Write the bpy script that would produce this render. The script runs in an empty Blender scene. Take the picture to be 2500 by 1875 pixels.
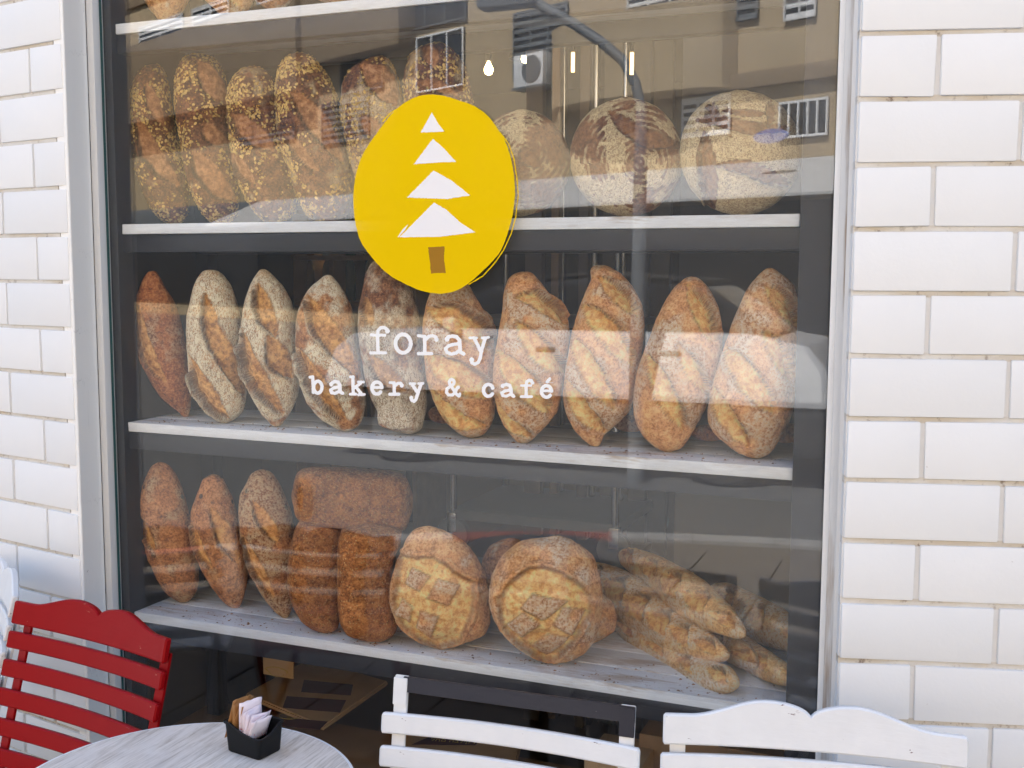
import bpy, bmesh, math, random
import numpy as np
from mathutils import Matrix, Vector
random.seed(7)
rng = np.random.default_rng(7)
SC = bpy.context.scene
COL = SC.collection
# ------------------------------------------------------------------ camera, sky, sun, exposure
F_PX, YAW, PITCH, ROLL = 2712.54, .3911, -.1023, -.0036      # focal length in photo pixels, angles in radians
CAM = np.array([1.8515, -2.0324, 1.5])
def rot(y, p, r):
    cy, sy, cp, sp, cr, sr = math.cos(y), math.sin(y), math.cos(p), math.sin(p), math.cos(r), math.sin(r)
    return (np.array([[cy,-sy,0],[sy,cy,0],[0,0,1]]) @ np.array([[1,0,0],[0,cp,-sp],[0,sp,cp]])
            @ np.array([[cr,0,sr],[0,1,0],[-sr,0,cr]]))
RC = rot(YAW, PITCH, ROLL)
cam = bpy.data.cameras.new('camera'); cam_o = bpy.data.objects.new('camera', cam); COL.objects.link(cam_o)
cam.sensor_fit = 'HORIZONTAL'; cam.sensor_width = 36; cam.lens = F_PX/2500*36
cam.clip_start = .05; cam.clip_end = 400
M4 = Matrix.Identity(4)
for i in range(3):
    M4[i][0], M4[i][1], M4[i][2], M4[i][3] = RC[i,0], RC[i,2], -RC[i,1], CAM[i]
cam_o.matrix_world = M4
SC.camera = cam_o
SUN_EL, SUN_AZ = 52, -12          # degrees; the sun stands behind the shop and lights the far side of the street
wd = bpy.data.worlds.new('World'); SC.world = wd; wd.use_nodes = True
nt = wd.node_tree
sky = nt.nodes.new('ShaderNodeTexSky'); sky.sky_type = 'NISHITA'; sky.sun_disc = False
sky.sun_elevation = math.radians(SUN_EL); sky.sun_rotation = math.radians(SUN_AZ)
sky.air_density = 1.0; sky.dust_density = 2.0; sky.ozone_density = .6
nt.links.new(sky.outputs[0], nt.nodes['Background'].inputs[0])
nt.nodes['Background'].inputs[1].default_value = .12
sl = bpy.data.lights.new('sun', 'SUN'); sl.energy = 5.0; sl.angle = math.radians(2); sl.color = (1, .99, .955)
so = bpy.data.objects.new('sun', sl); COL.objects.link(so)
sd = Vector((math.sin(math.radians(SUN_AZ))*math.cos(math.radians(SUN_EL)), math.cos(math.radians(SUN_AZ))*math.cos(math.radians(SUN_EL)), math.sin(math.radians(SUN_EL))))
so.rotation_euler = sd.to_track_quat('Z', 'Y').to_euler(); so.location = (0, 8, 14)
SC.view_settings.view_transform = 'Standard'; SC.view_settings.look = 'None'
SC.view_settings.exposure = 2.2; SC.view_settings.gamma = 1
SC.view_settings.use_curve_mapping = False
SC.cycles.max_bounces = 7; SC.cycles.transparent_max_bounces = 24
SC.cycles.diffuse_bounces = 3; SC.cycles.glossy_bounces = 3
SC.cycles.caustics_reflective = False; SC.cycles.caustics_refractive = False
SC.cycles.use_denoising = True

# ------------------------------------------------------------------ photo pixel -> point in the place
def ray(px, py):
    px = np.asarray(px, float); py = np.asarray(py, float)
    u = (px-1250)/F_PX; v = -(py-937.5)/F_PX
    return np.stack([u, np.ones_like(u), v], -1) @ RC.T
def on_plane(px, py, p0, n):
    d = ray(px, py); t = np.dot(np.asarray(p0)-CAM, n)/(d@np.asarray(n)); return CAM+d*t[..., None]
def at_y(px, py, y): return on_plane(px, py, (0, y, 0), (0, 1, 0))
def at_z(px, py, z): return on_plane(px, py, (0, 0, z), (0, 0, 1))
def mirrored(px, py, dist):       # a thing seen in the pane, standing dist metres out in the street
    p = at_y(px, py, dist).copy(); p[..., 1] *= -1; return p

# ------------------------------------------------------------------ value noise
def _hash(ix, iy, iz):
    h = (ix.astype(np.int64)*374761393 + iy.astype(np.int64)*668265263 + iz.astype(np.int64)*2147483647) & 0xffffffff
    h = ((h ^ (h >> 13))*1274126177) & 0xffffffff
    return ((h ^ (h >> 16)) & 0xffff)/65535.0
def vnoise(p):
    i = np.floor(p).astype(np.int64); f = p-i; f = f*f*(3-2*f); r = 0
    for dx in (0, 1):
        for dy in (0, 1):
            for dz in (0, 1):
                w = (f[..., 0] if dx else 1-f[..., 0])*(f[..., 1] if dy else 1-f[..., 1])*(f[..., 2] if dz else 1-f[..., 2])
                r = r+w*_hash(i[..., 0]+dx, i[..., 1]+dy, i[..., 2]+dz)
    return r*2-1
def fbm(p, octs=3):
    r = 0; a = 1; s = 0
    for k in range(octs):
        r = r+a*vnoise(p*2**k+17.3*k); s += a; a *= .5
    return r/s
def sstep(a, b, x):
    t = np.clip((x-a)/(b-a), 0, 1); return t*t*(3-2*t)

# ------------------------------------------------------------------ object helpers
def tag(o, label=None, cat=None, group=None, kind=None):
    if label: o['label'] = label
    if cat: o['category'] = cat
    if group: o['group'] = group
    if kind: o['kind'] = kind
    return o
def empty(name, loc=(0, 0, 0), rz=0, label=None, cat=None, group=None, parent=None):
    o = bpy.data.objects.new(name, None); COL.objects.link(o); o.empty_display_size = .05
    o.location = loc; o.rotation_euler = (0, 0, rz); o.parent = parent
    return tag(o, label, cat, group)
def link(name, me, mat=None, parent=None, loc=None, rot=None):
    o = bpy.data.objects.new(name, me); COL.objects.link(o)
    if mat is not None and not me.materials: me.materials.append(mat)
    if parent: o.parent = parent
    if loc is not None: o.location = loc
    if rot is not None: o.rotation_euler = rot
    return o
def mesh(verts, faces, smooth=False):
    me = bpy.data.meshes.new('mesh'); me.from_pydata([tuple(v) for v in verts], [], [tuple(f) for f in faces]); me.update()
    if smooth: me.polygons.foreach_set('use_smooth', [True]*len(me.polygons))
    return me
def box_me(sx, sy, sz, bev=0, seg=2, jit=0, smooth=True):
    bm = bmesh.new(); bmesh.ops.create_cube(bm, size=1)
    for v in bm.verts:
        v.co = Vector((v.co.x*sx, v.co.y*sy, v.co.z*sz))+Vector([random.uniform(-jit, jit) for _ in range(3)])
    if bev: bmesh.ops.bevel(bm, geom=bm.edges[:], offset=bev, segments=seg, profile=.6, affect='EDGES', clamp_overlap=True)
    me = bpy.data.meshes.new('box'); bm.to_mesh(me); bm.free()
    if smooth and bev: me.polygons.foreach_set('use_smooth', [True]*len(me.polygons)); 
    if smooth and bev: me.set_sharp_from_angle(angle=math.radians(18))
    return me
def box(name, x0, x1, y0, y1, z0, z1, mat, parent=None, bev=0, jit=0, seg=2):
    return link(name, box_me(abs(x1-x0), abs(y1-y0), abs(z1-z0), bev, seg, jit), mat, parent, ((x0+x1)/2, (y0+y1)/2, (z0+z1)/2))
def tube_me(pts, rad, n=10, caps=True):
    pts = [Vector(p) for p in pts]; rad = rad if hasattr(rad, '__len__') else [rad]*len(pts); V = []; Fc = []
    up = Vector((0, 0, 1)); prev = None
    for i, p in enumerate(pts):
        d = (pts[min(i+1, len(pts)-1)]-pts[max(i-1, 0)]).normalized()
        a = d.cross(up) if prev is None else prev-d*prev.dot(d)
        if a.length < 1e-4: a = d.cross(Vector((1, 0, 0)))
        a.normalize(); prev = a; b = d.cross(a)
        for k in range(n):
            t = 2*math.pi*k/n; V.append(p+(a*math.cos(t)+b*math.sin(t))*rad[i])
    for i in range(len(pts)-1):
        for k in range(n):
            Fc.append((i*n+k, i*n+(k+1) % n, (i+1)*n+(k+1) % n, (i+1)*n+k))
    if caps: Fc.append(tuple(range(n))[::-1]); Fc.append(tuple(range((len(pts)-1)*n, len(pts)*n)))
    me = mesh(V, Fc, True); me.set_sharp_from_angle(angle=math.radians(50)); return me
def lathe_me(prof, n=32):
    V = []; Fc = []
    for r, z in prof:
        for k in range(n):
            t = 2*math.pi*k/n; V.append((r*math.cos(t), r*math.sin(t), z))
    for i in range(len(prof)-1):
        for k in range(n):
            Fc.append((i*n+k, i*n+(k+1) % n, (i+1)*n+(k+1) % n, (i+1)*n+k))
    Fc.append(tuple(range(n))[::-1]); Fc.append(tuple(range((len(prof)-1)*n, len(prof)*n)))
    me = mesh(V, Fc, True); me.set_sharp_from_angle(angle=math.radians(35)); return me
def prism_me(poly, y0, y1, bev=0):       # polygon in x,z pushed along y
    n = len(poly); V = [(x, y0, z) for x, z in poly]+[(x, y1, z) for x, z in poly]
    Fc = [tuple(range(n)), tuple(range(2*n-1, n-1, -1))]+[(i, i+n, (i+1) % n+n, (i+1) % n) for i in range(n)]
    bm = bmesh.new(); bv = [bm.verts.new(v) for v in V]
    for f in Fc: bm.faces.new([bv[i] for i in f])
    bmesh.ops.recalc_face_normals(bm, faces=bm.faces[:])
    if bev: bmesh.ops.bevel(bm, geom=bm.edges[:], offset=bev, segments=2, profile=.6, affect='EDGES', clamp_overlap=True)
    me = bpy.data.meshes.new('prism'); bm.to_mesh(me); bm.free(); return me

# ------------------------------------------------------------------ material helpers
class NT:
    def __init__(s, name):
        s.m = bpy.data.materials.new(name); s.m.use_nodes = True; s.t = s.m.node_tree; s.t.nodes.clear()
        s.out = s.n('OutputMaterial')
    def n(s, typ, **kw):
        nd = s.t.nodes.new('ShaderNode'+typ)
        for k, v in kw.items():
            if hasattr(nd, k): setattr(nd, k, v)
            else: s.set(nd.inputs[k.replace('_', ' ')], v)
        return nd
    def set(s, sock, v):
        if hasattr(v, 'node'): s.t.links.new(v, sock)
        else:
            try: sock.default_value = v
            except Exception: sock.default_value = (*v, 1)
    def coord(s, kind='Object', scale=None):
        c = s.n('TexCoord').outputs[kind]
        if scale is not None:
            mp = s.n('Mapping'); s.set(mp.inputs['Vector'], c); s.set(mp.inputs['Scale'], scale); c = mp.outputs[0]
        return c
    def noise(s, sc, vec=None, detail=4, rough=.55, dist=0):
        nd = s.n('TexNoise'); s.set(nd.inputs['Scale'], sc); s.set(nd.inputs['Detail'], detail); s.set(nd.inputs['Roughness'], rough); s.set(nd.inputs['Distortion'], dist)
        if vec is not None: s.set(nd.inputs['Vector'], vec)
        return nd.outputs['Fac']
    def voro(s, sc, vec=None, feat='F1', rnd=1):
        nd = s.n('TexVoronoi', feature=feat); s.set(nd.inputs['Scale'], sc); s.set(nd.inputs['Randomness'], rnd)
        if vec is not None: s.set(nd.inputs['Vector'], vec)
        return nd.outputs['Distance']
    def ramp(s, fac, stops):
        nd = s.n('ValToRGB'); s.set(nd.inputs[0], fac); e = nd.color_ramp.elements
        while len(e) < len(stops): e.new(.5)
        for el, (p, c) in zip(e, stops):
            el.position = p; el.color = (c, c, c, 1) if isinstance(c, (int, float)) else (*c, 1)
        return nd.outputs[0]
    def mix(s, f, a, b, mode='MIX'):
        nd = s.n('MixRGB', blend_type=mode); s.set(nd.inputs[0], f); s.set(nd.inputs[1], a); s.set(nd.inputs[2], b); return nd.outputs[0]
    def math(s, op, a, b=0, c=0):
        nd = s.n('Math', operation=op); s.set(nd.inputs[0], a); s.set(nd.inputs[1], b); s.set(nd.inputs[2], c); return nd.outputs[0]
    def bump(s, h, st=.3, dist=.002, nrm=None):
        nd = s.n('Bump'); s.set(nd.inputs['Height'], h); s.set(nd.inputs['Strength'], st); s.set(nd.inputs['Distance'], dist)
        if nrm is not None: s.set(nd.inputs['Normal'], nrm)
        return nd.outputs[0]
    def attr(s, name, out='Color'): return s.n('Attribute', attribute_name=name).outputs[out]
    def sep(s, c):
        nd = s.n('SeparateColor'); s.set(nd.inputs[0], c); return nd.outputs
    def pbsdf(s, col, rough=.6, metal=0, nrm=None, spec=.5, **kw):
        b = s.n('BsdfPrincipled'); s.set(b.inputs['Base Color'], col); s.set(b.inputs['Roughness'], rough); s.set(b.inputs['Metallic'], metal)
        s.set(b.inputs['Specular IOR Level'], spec)
        if nrm is not None: s.set(b.inputs['Normal'], nrm)
        for k, v in kw.items(): s.set(b.inputs[k.replace('_', ' ')], v)
        s.t.links.new(b.outputs[0], s.out.inputs[0]); return b
def simple(name, col, rough=.6, metal=0, var=.12, sc=30, bump=.1, spec=.4):
    m = NT(name); v = m.coord(); f = m.noise(sc, v)
    c = m.mix(f, tuple(x*(1-var) for x in col), tuple(min(1, x*(1+var)) for x in col))
    m.pbsdf(c, rough, metal, m.bump(m.noise(sc*4, v), bump, .001), spec); return m.m
def emit(name, col, st):
    m = NT(name); e = m.n('Emission'); m.set(e.inputs[0], col); m.set(e.inputs[1], st); m.t.links.new(e.outputs[0], m.out.inputs[0]); return m.m

def mat_brick():
    m = NT('white_brick_paint'); v = m.n('NewGeometry').outputs['Position']
    a = m.noise(9, v, 3); b = m.noise(160, v, 4, .6)
    col = m.mix(a, (.785, .78, .77), (.83, .825, .815))
    col = m.mix(m.ramp(m.n('ObjectInfo').outputs['Random'], [(0, 0), (1, .5)]), col, (.73, .725, .715))
    chips = m.ramp(m.noise(38, v, 6, .7), [(.0, 0), (.715, 0), (.74, .7)])
    col = m.mix(chips, col, (.42, .36, .31))
    sm = m.ramp(m.noise(5, m.coord('Object', (1, 1, .35)), 5, .6), [(.0, 0), (.6, 0), (.85, .16)])
    col = m.mix(sm, col, (.52, .43, .33))
    h = m.math('ADD', m.math('MULTIPLY', m.noise(45, v, 4), .7), m.math('MULTIPLY', b, .5))
    m.pbsdf(col, .68, 0, m.bump(h, .22, .0022), .2); return m.m
def mat_mortar(ztop, pitch):
    m = NT('painted_mortar'); g = m.n('NewGeometry').outputs['Position']; z = m.n('SeparateXYZ'); m.set(z.inputs[0], g)
    fr = m.math('FRACT', m.math('MULTIPLY_ADD', z.outputs[2], 1/pitch, 100.5-ztop/pitch))
    bed = m.ramp(m.math('ABSOLUTE', m.math('SUBTRACT', fr, .5)), [(.0, 1), (.05, 1), (.075, 0)])
    mp = m.n('Mapping'); m.set(mp.inputs['Vector'], g); m.set(mp.inputs['Scale'], (1, 1, 4))
    st = m.ramp(m.noise(4.5, mp.outputs[0], 5, .6), [(.0, .25), (.44, .35), (.62, 1)])
    st2 = m.ramp(m.noise(55, g, 5, .7), [(.0, 0), (.56, 0), (.68, 1)])
    col = m.mix(m.noise(7, g), (.68, .67, .65), (.78, .77, .755))
    col = m.mix(m.math('MULTIPLY', m.math('MULTIPLY', st, bed), .75), col, (.52, .43, .31))
    col = m.mix(m.math('MULTIPLY', m.math('MULTIPLY', m.math('MULTIPLY', st, bed), st2), .85), col, (.13, .08, .05))
    m.pbsdf(col, .75, 0, m.bump(m.noise(90, g, 5), .5, .003), .2); return m.m
def mat_plaster():
    m = NT('grey_white_plaster'); v = m.coord('Object', (1, 1, .12)); w = m.coord()
    col = m.mix(m.noise(20, v, 4), (.86, .83, .78), (.89, .865, .82))
    crk = m.ramp(m.voro(7, m.mix(.05, w, m.n('TexNoise', Scale=12.0, Detail=5.0).outputs['Color']), 'DISTANCE_TO_EDGE'), [(0, 1), (.003, .6), (.008, 0)])
    crk = m.math('MULTIPLY', crk, m.ramp(m.noise(4, w, 2), [(.5, 0), (.62, 1)]))
    col = m.mix(m.math('MULTIPLY', crk, .5), col, (.3, .27, .25))
    chips = m.ramp(m.noise(45, w, 5, .7), [(0, 0), (.70, 0), (.72, .6)])
    col = m.mix(chips, col, (.35, .29, .25))
    m.pbsdf(col, .6, 0, m.bump(m.noise(25, v, 4), .15, .003), .3); return m.m
def mat_trim(worn):
    m = NT('painted_wood_trim'); v = m.coord('Object', (1, 1, .06)); w = m.coord()
    col = m.mix(m.noise(40, v, 4), (.62, .61, .59), (.70, .69, .67))
    pe = m.ramp(m.noise(34, v, 6, .6), [(.0, 0), (.66-worn*.17, 0), (.74-worn*.13, 1)])
    hz = m.sep(w)[2]
    col = m.mix(m.math('MULTIPLY', pe, .85), col, m.mix(m.noise(120, v, 4), (.20, .12, .07), (.42, .31, .21)))
    m.pbsdf(col, .6, 0, m.bump(m.noise(120, v, 4), .4, .002), .3); return m.m
def mat_shelf():
    m = NT('distressed_white_shelf_paint'); v = m.coord('Object', (.12, 1, 1)); w = m.coord()
    wood = m.mix(m.noise(130, v, 4), (.30, .18, .09), (.55, .40, .25))
    col = m.mix(m.noise(22, w, 4), (.76, .77, .78), (.86, .86, .855))
    f = m.ramp(m.noise(30, v, 7, .68), [(.0, 0), (.54, 0), (.64, .7)])
    f = m.math('MULTIPLY', f, m.ramp(m.noise(3.2, w, 3), [(.40, .1), (.58, 1)]))
    edge = m.ramp(m.noise(240, v, 5, .7), [(.35, 0), (.75, .28)])
    col = m.mix(edge, col, (.45, .40, .34)); col = m.mix(f, col, wood)
    m.pbsdf(col, .62, 0, m.bump(m.math('ADD', m.noise(200, v, 4), m.noise(30, v, 4)), .35, .002), .3); return m.m
def mat_frame():
    m = NT('black_painted_steel'); v = m.coord()
    col = m.mix(m.noise(40, v), (.012, .013, .018), (.024, .025, .032))
    sc = m.ramp(m.noise(150, m.coord('Object', (.1, 1, 1)), 5, .7), [(0, 0), (.66, 0), (.72, .5)])
    m.pbsdf(m.mix(sc, col, (.10, .10, .11)), .42, 0, m.bump(m.noise(200, v), .1, .001), .4); return m.m
def mat_glass():
    m = NT('window_glass')
    g = m.n('NewGeometry'); d = m.n('VectorMath', operation='DOT_PRODUCT')
    m.set(d.inputs[0], g.outputs['Normal']); m.set(d.inputs[1], g.outputs['Incoming'])
    c = m.math('ABSOLUTE', d.outputs['Value']); f = m.math('POWER', m.math('SUBTRACT', 1, c), 5)
    f = m.math('MULTIPLY_ADD', f, .955, .045)
    tr = m.n('BsdfTransparent'); m.set(tr.inputs[0], (.992, .998, .996)); gl = m.n('BsdfGlossy'); m.set(gl.inputs['Roughness'], 0.0)
    mx = m.n('MixShader'); m.set(mx.inputs[0], f); m.t.links.new(tr.outputs[0], mx.inputs[1]); m.t.links.new(gl.outputs[0], mx.inputs[2])
    m.t.links.new(mx.outputs[0], m.out.inputs[0]); return m.m
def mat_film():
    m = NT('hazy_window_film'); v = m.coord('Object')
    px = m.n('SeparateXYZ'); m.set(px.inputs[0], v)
    a = m.math('ADD', m.math('MULTIPLY_ADD', m.noise(1.3, v, 3), .02, -.004), m.math('MULTIPLY', px.outputs[0], .050))     # veiling haze painted in as opacity, growing towards the right
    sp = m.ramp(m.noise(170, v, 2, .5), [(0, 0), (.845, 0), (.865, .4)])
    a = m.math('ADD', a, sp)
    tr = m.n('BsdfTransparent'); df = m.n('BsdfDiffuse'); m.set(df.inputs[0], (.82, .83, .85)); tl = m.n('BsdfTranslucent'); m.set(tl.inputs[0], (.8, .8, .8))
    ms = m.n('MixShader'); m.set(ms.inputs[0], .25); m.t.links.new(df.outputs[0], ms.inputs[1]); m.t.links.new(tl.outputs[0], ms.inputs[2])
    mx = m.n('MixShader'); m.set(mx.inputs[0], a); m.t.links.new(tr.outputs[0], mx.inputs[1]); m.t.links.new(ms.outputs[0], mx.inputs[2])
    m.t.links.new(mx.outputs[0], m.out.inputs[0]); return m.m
def mat_vinyl(name, col, alpha, tl=.2):
    m = NT(name); tr = m.n('BsdfTransparent'); df = m.n('BsdfDiffuse'); m.set(df.inputs[0], col); t2 = m.n('BsdfTranslucent'); m.set(t2.inputs[0], col)
    ms = m.n('MixShader'); m.set(ms.inputs[0], tl); m.t.links.new(df.outputs[0], ms.inputs[1]); m.t.links.new(t2.outputs[0], ms.inputs[2])
    mx = m.n('MixShader'); m.set(mx.inputs[0], alpha); m.t.links.new(tr.outputs[0], mx.inputs[1]); m.t.links.new(ms.outputs[0], mx.inputs[2])
    m.t.links.new(mx.outputs[0], m.out.inputs[0]); return m.m
def mat_paint(name, col, chip=(.05, .02, .02), rough=.32, amount=.0, spec=.35):
    m = NT(name); v = m.coord('Object'); s = m.coord('Object', (.25, 1, 1))
    c = m.mix(m.noise(25, v), tuple(x*.93 for x in col), tuple(min(1, x*1.05) for x in col))
    ch = m.ramp(m.noise(60, s, 6, .65), [(0, 0), (.70-amount, 0), (.715-amount, 1)])
    c = m.mix(ch, c, chip)
    m.pbsdf(c, m.mix(m.noise(40, v), (rough*.8,)*3, (rough*1.3,)*3), 0, m.bump(m.math('ADD', m.noise(160, s), m.noise(20, v)), .25, .0015), spec); return m.m
# ------------------------------------------------------------------ materials in use
MT = dict(brick=mat_brick(), plaster=mat_plaster(), trim=mat_trim(0), trim_worn=mat_trim(1), shelf=mat_shelf(),
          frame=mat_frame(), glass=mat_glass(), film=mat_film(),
          edge=simple('green_glass_edge', (.02, .10, .10), .2, 0, .1),
          pave=simple('beige_paving', (.16, .135, .11), .85, 0, .22, 9, .3), kerb=simple('kerb_stone', (.32, .305, .29), .8, 0, .15, 12, .3),
          kerb_red=simple('red_kerb_paint', (.26, .09, .075), .7, 0, .25, 14), asphalt=simple('asphalt', (.12, .118, .115), .9, 0, .3, 40, .5),
          stucco=simple('tan_stucco', (.46, .35, .215), .9, 0, .16, 1.3, .3), stucco2=simple('brown_stucco', (.27, .195, .12), .9, 0, .2, 1.5, .3),
          white=simple('white_painted_metal', (.78, .78, .78), .5, 0, .06), grey=simple('grey_metal', (.16, .17, .18), .5, 0, .1),
          dark=simple('dark_glass', (.02, .022, .025), .15, 0, .1), black=simple('black_rubber', (.02, .02, .02), .7),
          shopglass=simple('shaded_shop_front', (.022, .022, .025), .5, 0, .3, .7), sloped_fascia=simple('white_fascia_board', (.50, .49, .48), .8, 0, .04, 3), carwhite=simple('white_car_paint', (.38, .38, .39), .3, 0, .03), blue=simple('blue_enamel', (.22, .28, .55), .4),
          wallin=simple('dark_interior_wall', (.060, .047, .036), .8, 0, .25, 3), floorin=simple('brown_tile_floor', (.14, .085, .05), .45, 0, .2, 4),
          panel=simple('grey_brown_board', (.10, .085, .068), .7, 0, .12, 5, .1), panel2=simple('taupe_panel', (.13, .095, .07), .6, 0, .15, 6),
          chrome=simple('brushed_chrome', (.55, .55, .55), .25, 1, .05), kraft=simple('kraft_paper', (.46, .28, .13), .75, 0, .2, 14, .4),
          burgundy=simple('burgundy_print', (.075, .018, .014), .6, 0, .15, 20), gold=simple('gold_print', (.50, .33, .06), .4, .6, .1),
          wood=simple('warm_wood', (.26, .15, .07), .55, 0, .3, 12, .2), upper=simple('white_render', (.74, .73, .72), .8, 0, .05, 3))

# ------------------------------------------------------------------ ground of the street
KC, KR = np.array([1.8, 1.2]), 5.5           # the kerb bends round the corner
def ring(name, r0, r1, z0, z1, a0, a1, n, mat, parent=None):
    V = []; Fc = []
    for i in range(n+1):
        a = a0+(a1-a0)*i/n; c, s = math.cos(a), math.sin(a)
        V += [(KC[0]+r0*c, KC[1]+r0*s, z0), (KC[0]+r1*c, KC[1]+r1*s, z0), (KC[0]+r1*c, KC[1]+r1*s, z1), (KC[0]+r0*c, KC[1]+r0*s, z1)]
    for i in range(n):
        b = i*4
        for k in range(4): Fc.append((b+k, b+4+k, b+4+(k+1) % 4, b+(k+1) % 4))
    Fc += [(0, 1, 2, 3), (n*4+3, n*4+2, n*4+1, n*4)]
    bm = bmesh.new(); bv = [bm.verts.new(v) for v in V]
    for f in Fc: bm.faces.new([bv[i] for i in f])
    bmesh.ops.recalc_face_normals(bm, faces=bm.faces[:]); me = bpy.data.meshes.new('ring'); bm.to_mesh(me); bm.free()
    return link(name, me, mat, parent)
road = link('road', mesh([(-120, -120, -.14), (120, -120, -.14), (120, 120, -.14), (-120, 120, -.14)], [(0, 1, 2, 3)]), MT['asphalt']); tag(road, kind='structure')
pv = ring('pavement', .01, KR-.16, -.12, -.02, math.pi*1.0, math.pi*2, 60, MT['pave']); tag(pv, kind='structure')
kb = empty('kerb'); tag(kb, kind='structure')
for i in range(36):
    a0 = math.pi*(1.02+.96*i/36); a1 = math.pi*(1.02+.96*(i+.985)/36)
    ring('kerb_stone', KR-.155, KR, -.135, .0, a0, a1, 3, MT['kerb_red'] if i % 5 in (2, 3) else MT['kerb'], kb)
slab = box_me(.392, .392, .03, .004, 1)
slab.materials.append(MT['pave'])
slab2 = box_me(.392, .392, .03, .004, 1); slab2.materials.append(simple('grey_paving', (.12, .105, .09), .85, 0, .2, 9, .3))
for i in range(17):
    for j in range(10):
        x, y = -1.6+i*.4, -.35-j*.4
        if math.hypot(x-KC[0], y-KC[1]) < KR-.46:
            link('paving_slab', slab2 if (i*7+j*3) % 4 == 0 else slab, None, pv, (x, y, -.008+random.uniform(-.002, .002)))

# ------------------------------------------------------------------ brick walls either side of the window
AL, AR = math.radians(10.5), math.radians(16)
def brick_wall(name, p0, dr, nrm, ztop, pitch, rows, L, half, length, zmin, label, sgn):
    w = empty(name, (p0[0], p0[1], 0), 0, label, 'wall'); dr = Vector(dr); nrm = Vector(nrm); p0 = Vector((p0[0], p0[1], 0))
    rz = math.atan2(dr.y, dr.x) if sgn > 0 else math.atan2(-dr.y, -dr.x)
    ms = .045 if sgn < 0 else .008; c = dr*(length/2+ms/2)-nrm*.066
    link('mortar_backing', box_me(length-ms, .12, 3.4), mat_mortar(ztop, pitch), w, (c.x, c.y, 1.7), (0, 0, rz))
    jt = .0085; cache = {}
    for r in range(rows):
        zt = ztop-r*pitch; s = .006; k = 0
        if zt-pitch < zmin: break
        while s < length-.02:
            l = (L if (r % 2 == half) else L/2)-.006 if k == 0 else L
            l = min(l, length-s); key = (round(l, 3), random.randrange(5))
            if key not in cache:
                me = box_me(l-jt, .03, pitch-jt, .0030, 2, .0010); me.materials.append(MT['brick']); cache[key] = me
            off = -.015+random.uniform(-.0012, .0008)
            q = dr*(s+l/2)+nrm*off
            link('brick', cache[key], None, w, (q.x, q.y, zt-pitch/2), (0, random.uniform(-.003, .003), rz+random.uniform(-.003, .003)))
            s += l; k += 1
    return w
wl = brick_wall('brick_wall', (-.012, -.1), (-math.cos(AL), math.sin(AL), 0), (-math.sin(AL), -math.cos(AL), 0), 2.313, .1055, 22, .2515, 0, .95, 0,
                'white painted brick wall to the left of the shop window, behind the red chair', -1)
wr = brick_wall('brick_wall', (1.6565, -.0867), (math.cos(AR), math.sin(AR), 0), (math.sin(AR), -math.cos(AR), 0), 2.207, .1062, 21, .268, 0, 1.15, 0,
                'white painted brick wall to the right of the shop window', 1)
for w, a, s in ((wl, AL, -1), (wr, AR, 1)):      # the wall goes on above and beyond, out of the picture
    pass
jm = prism_me([(0, 0), (1, 0), (1, 1), (0, 1)], 0, 1)
def quad_prism(name, pts, z0, z1, mat, parent, bev=0):
    n = len(pts); V = [(x, y, z0) for x, y in pts]+[(x, y, z1) for x, y in pts]
    Fc = [tuple(range(n))[::-1], tuple(range(n, 2*n))]+[(i, (i+1) % n, (i+1) % n+n, i+n) for i in range(n)]
    bm = bmesh.new(); bv = [bm.verts.new(v) for v in V]
    for f in Fc: bm.faces.new([bv[i] for i in f])
    bmesh.ops.recalc_face_normals(bm, faces=bm.faces[:])
    if bev: bmesh.ops.bevel(bm, geom=bm.edges[:], offset=bev, segments=2, affect='EDGES')
    me = bpy.data.meshes.new('prism'); bm.to_mesh(me); bm.free(); return link(name, me, mat, parent)
jl = quad_prism('plaster_jamb', [(-.0105, -.0985), (-.0205, -.0195), (-.06, -.0195), (-.05, -.0895)], 0, 3.4, MT['plaster'], None, .0015)
jl.parent = wl; jl.matrix_parent_inverse = Matrix.Translation((.012, .1, 0))
ub = empty('sun_block_building', (0, .1, 0), 0, 'unseen white rendered wall and roof added above the window to block the sun', 'building')
def ubox(n, *a): o = box(n, *a, MT['upper'], None); o.parent = ub; o.matrix_parent_inverse = Matrix.Translation((0, -.1, 0)); return o
ubox('upper_wall', -1.0, 2.8, -.02, .25, 2.75, 3.3)  # out-of-view mass added over the shop, its height set by the sun it stops
for nm, pts in (('side_wall', [(-.945, .075), (-.9, .31), (-6.5, 2.4), (-6.6, 2.1)]), ('side_wall', [(2.763, .232), (2.75, .5), (8.2, 3.2), (8.4, 2.9)])):
    o = quad_prism(nm, pts, 0, 3.3, MT['upper'], None); o.parent = ub; o.matrix_parent_inverse = Matrix.Translation((0, -.1, 0))
o = quad_prism('roof', [(-6.5, 2.5), (-1, .3), (2.8, .3), (8.2, 3.3), (8, 9), (-6.5, 9)], 3.1, 3.299, MT['upper'], None); o.parent = ub; o.matrix_parent_inverse = Matrix.Translation((0, -.1, 0))

# ------------------------------------------------------------------ the shop window
win = empty('shop_window', (.81, 0, 0), 0, 'large shop window pane with pale trim and hazy upper film', 'window')
def wpart(o): o.parent = win; o.matrix_parent_inverse = Matrix.Translation((-.81, 0, 0)); return o
WZ0, WZ1 = .12, 2.7
me = box_me(1.62, .008, WZ1-WZ0)
me.materials.append(MT['glass']); me.materials.append(MT['edge'])
for p in me.polygons: p.material_index = 0 if abs(p.normal.y) > .5 else 1
wpart(link('glass_pane', me, None, None, (.81, .004, (WZ0+WZ1)/2)))
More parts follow.
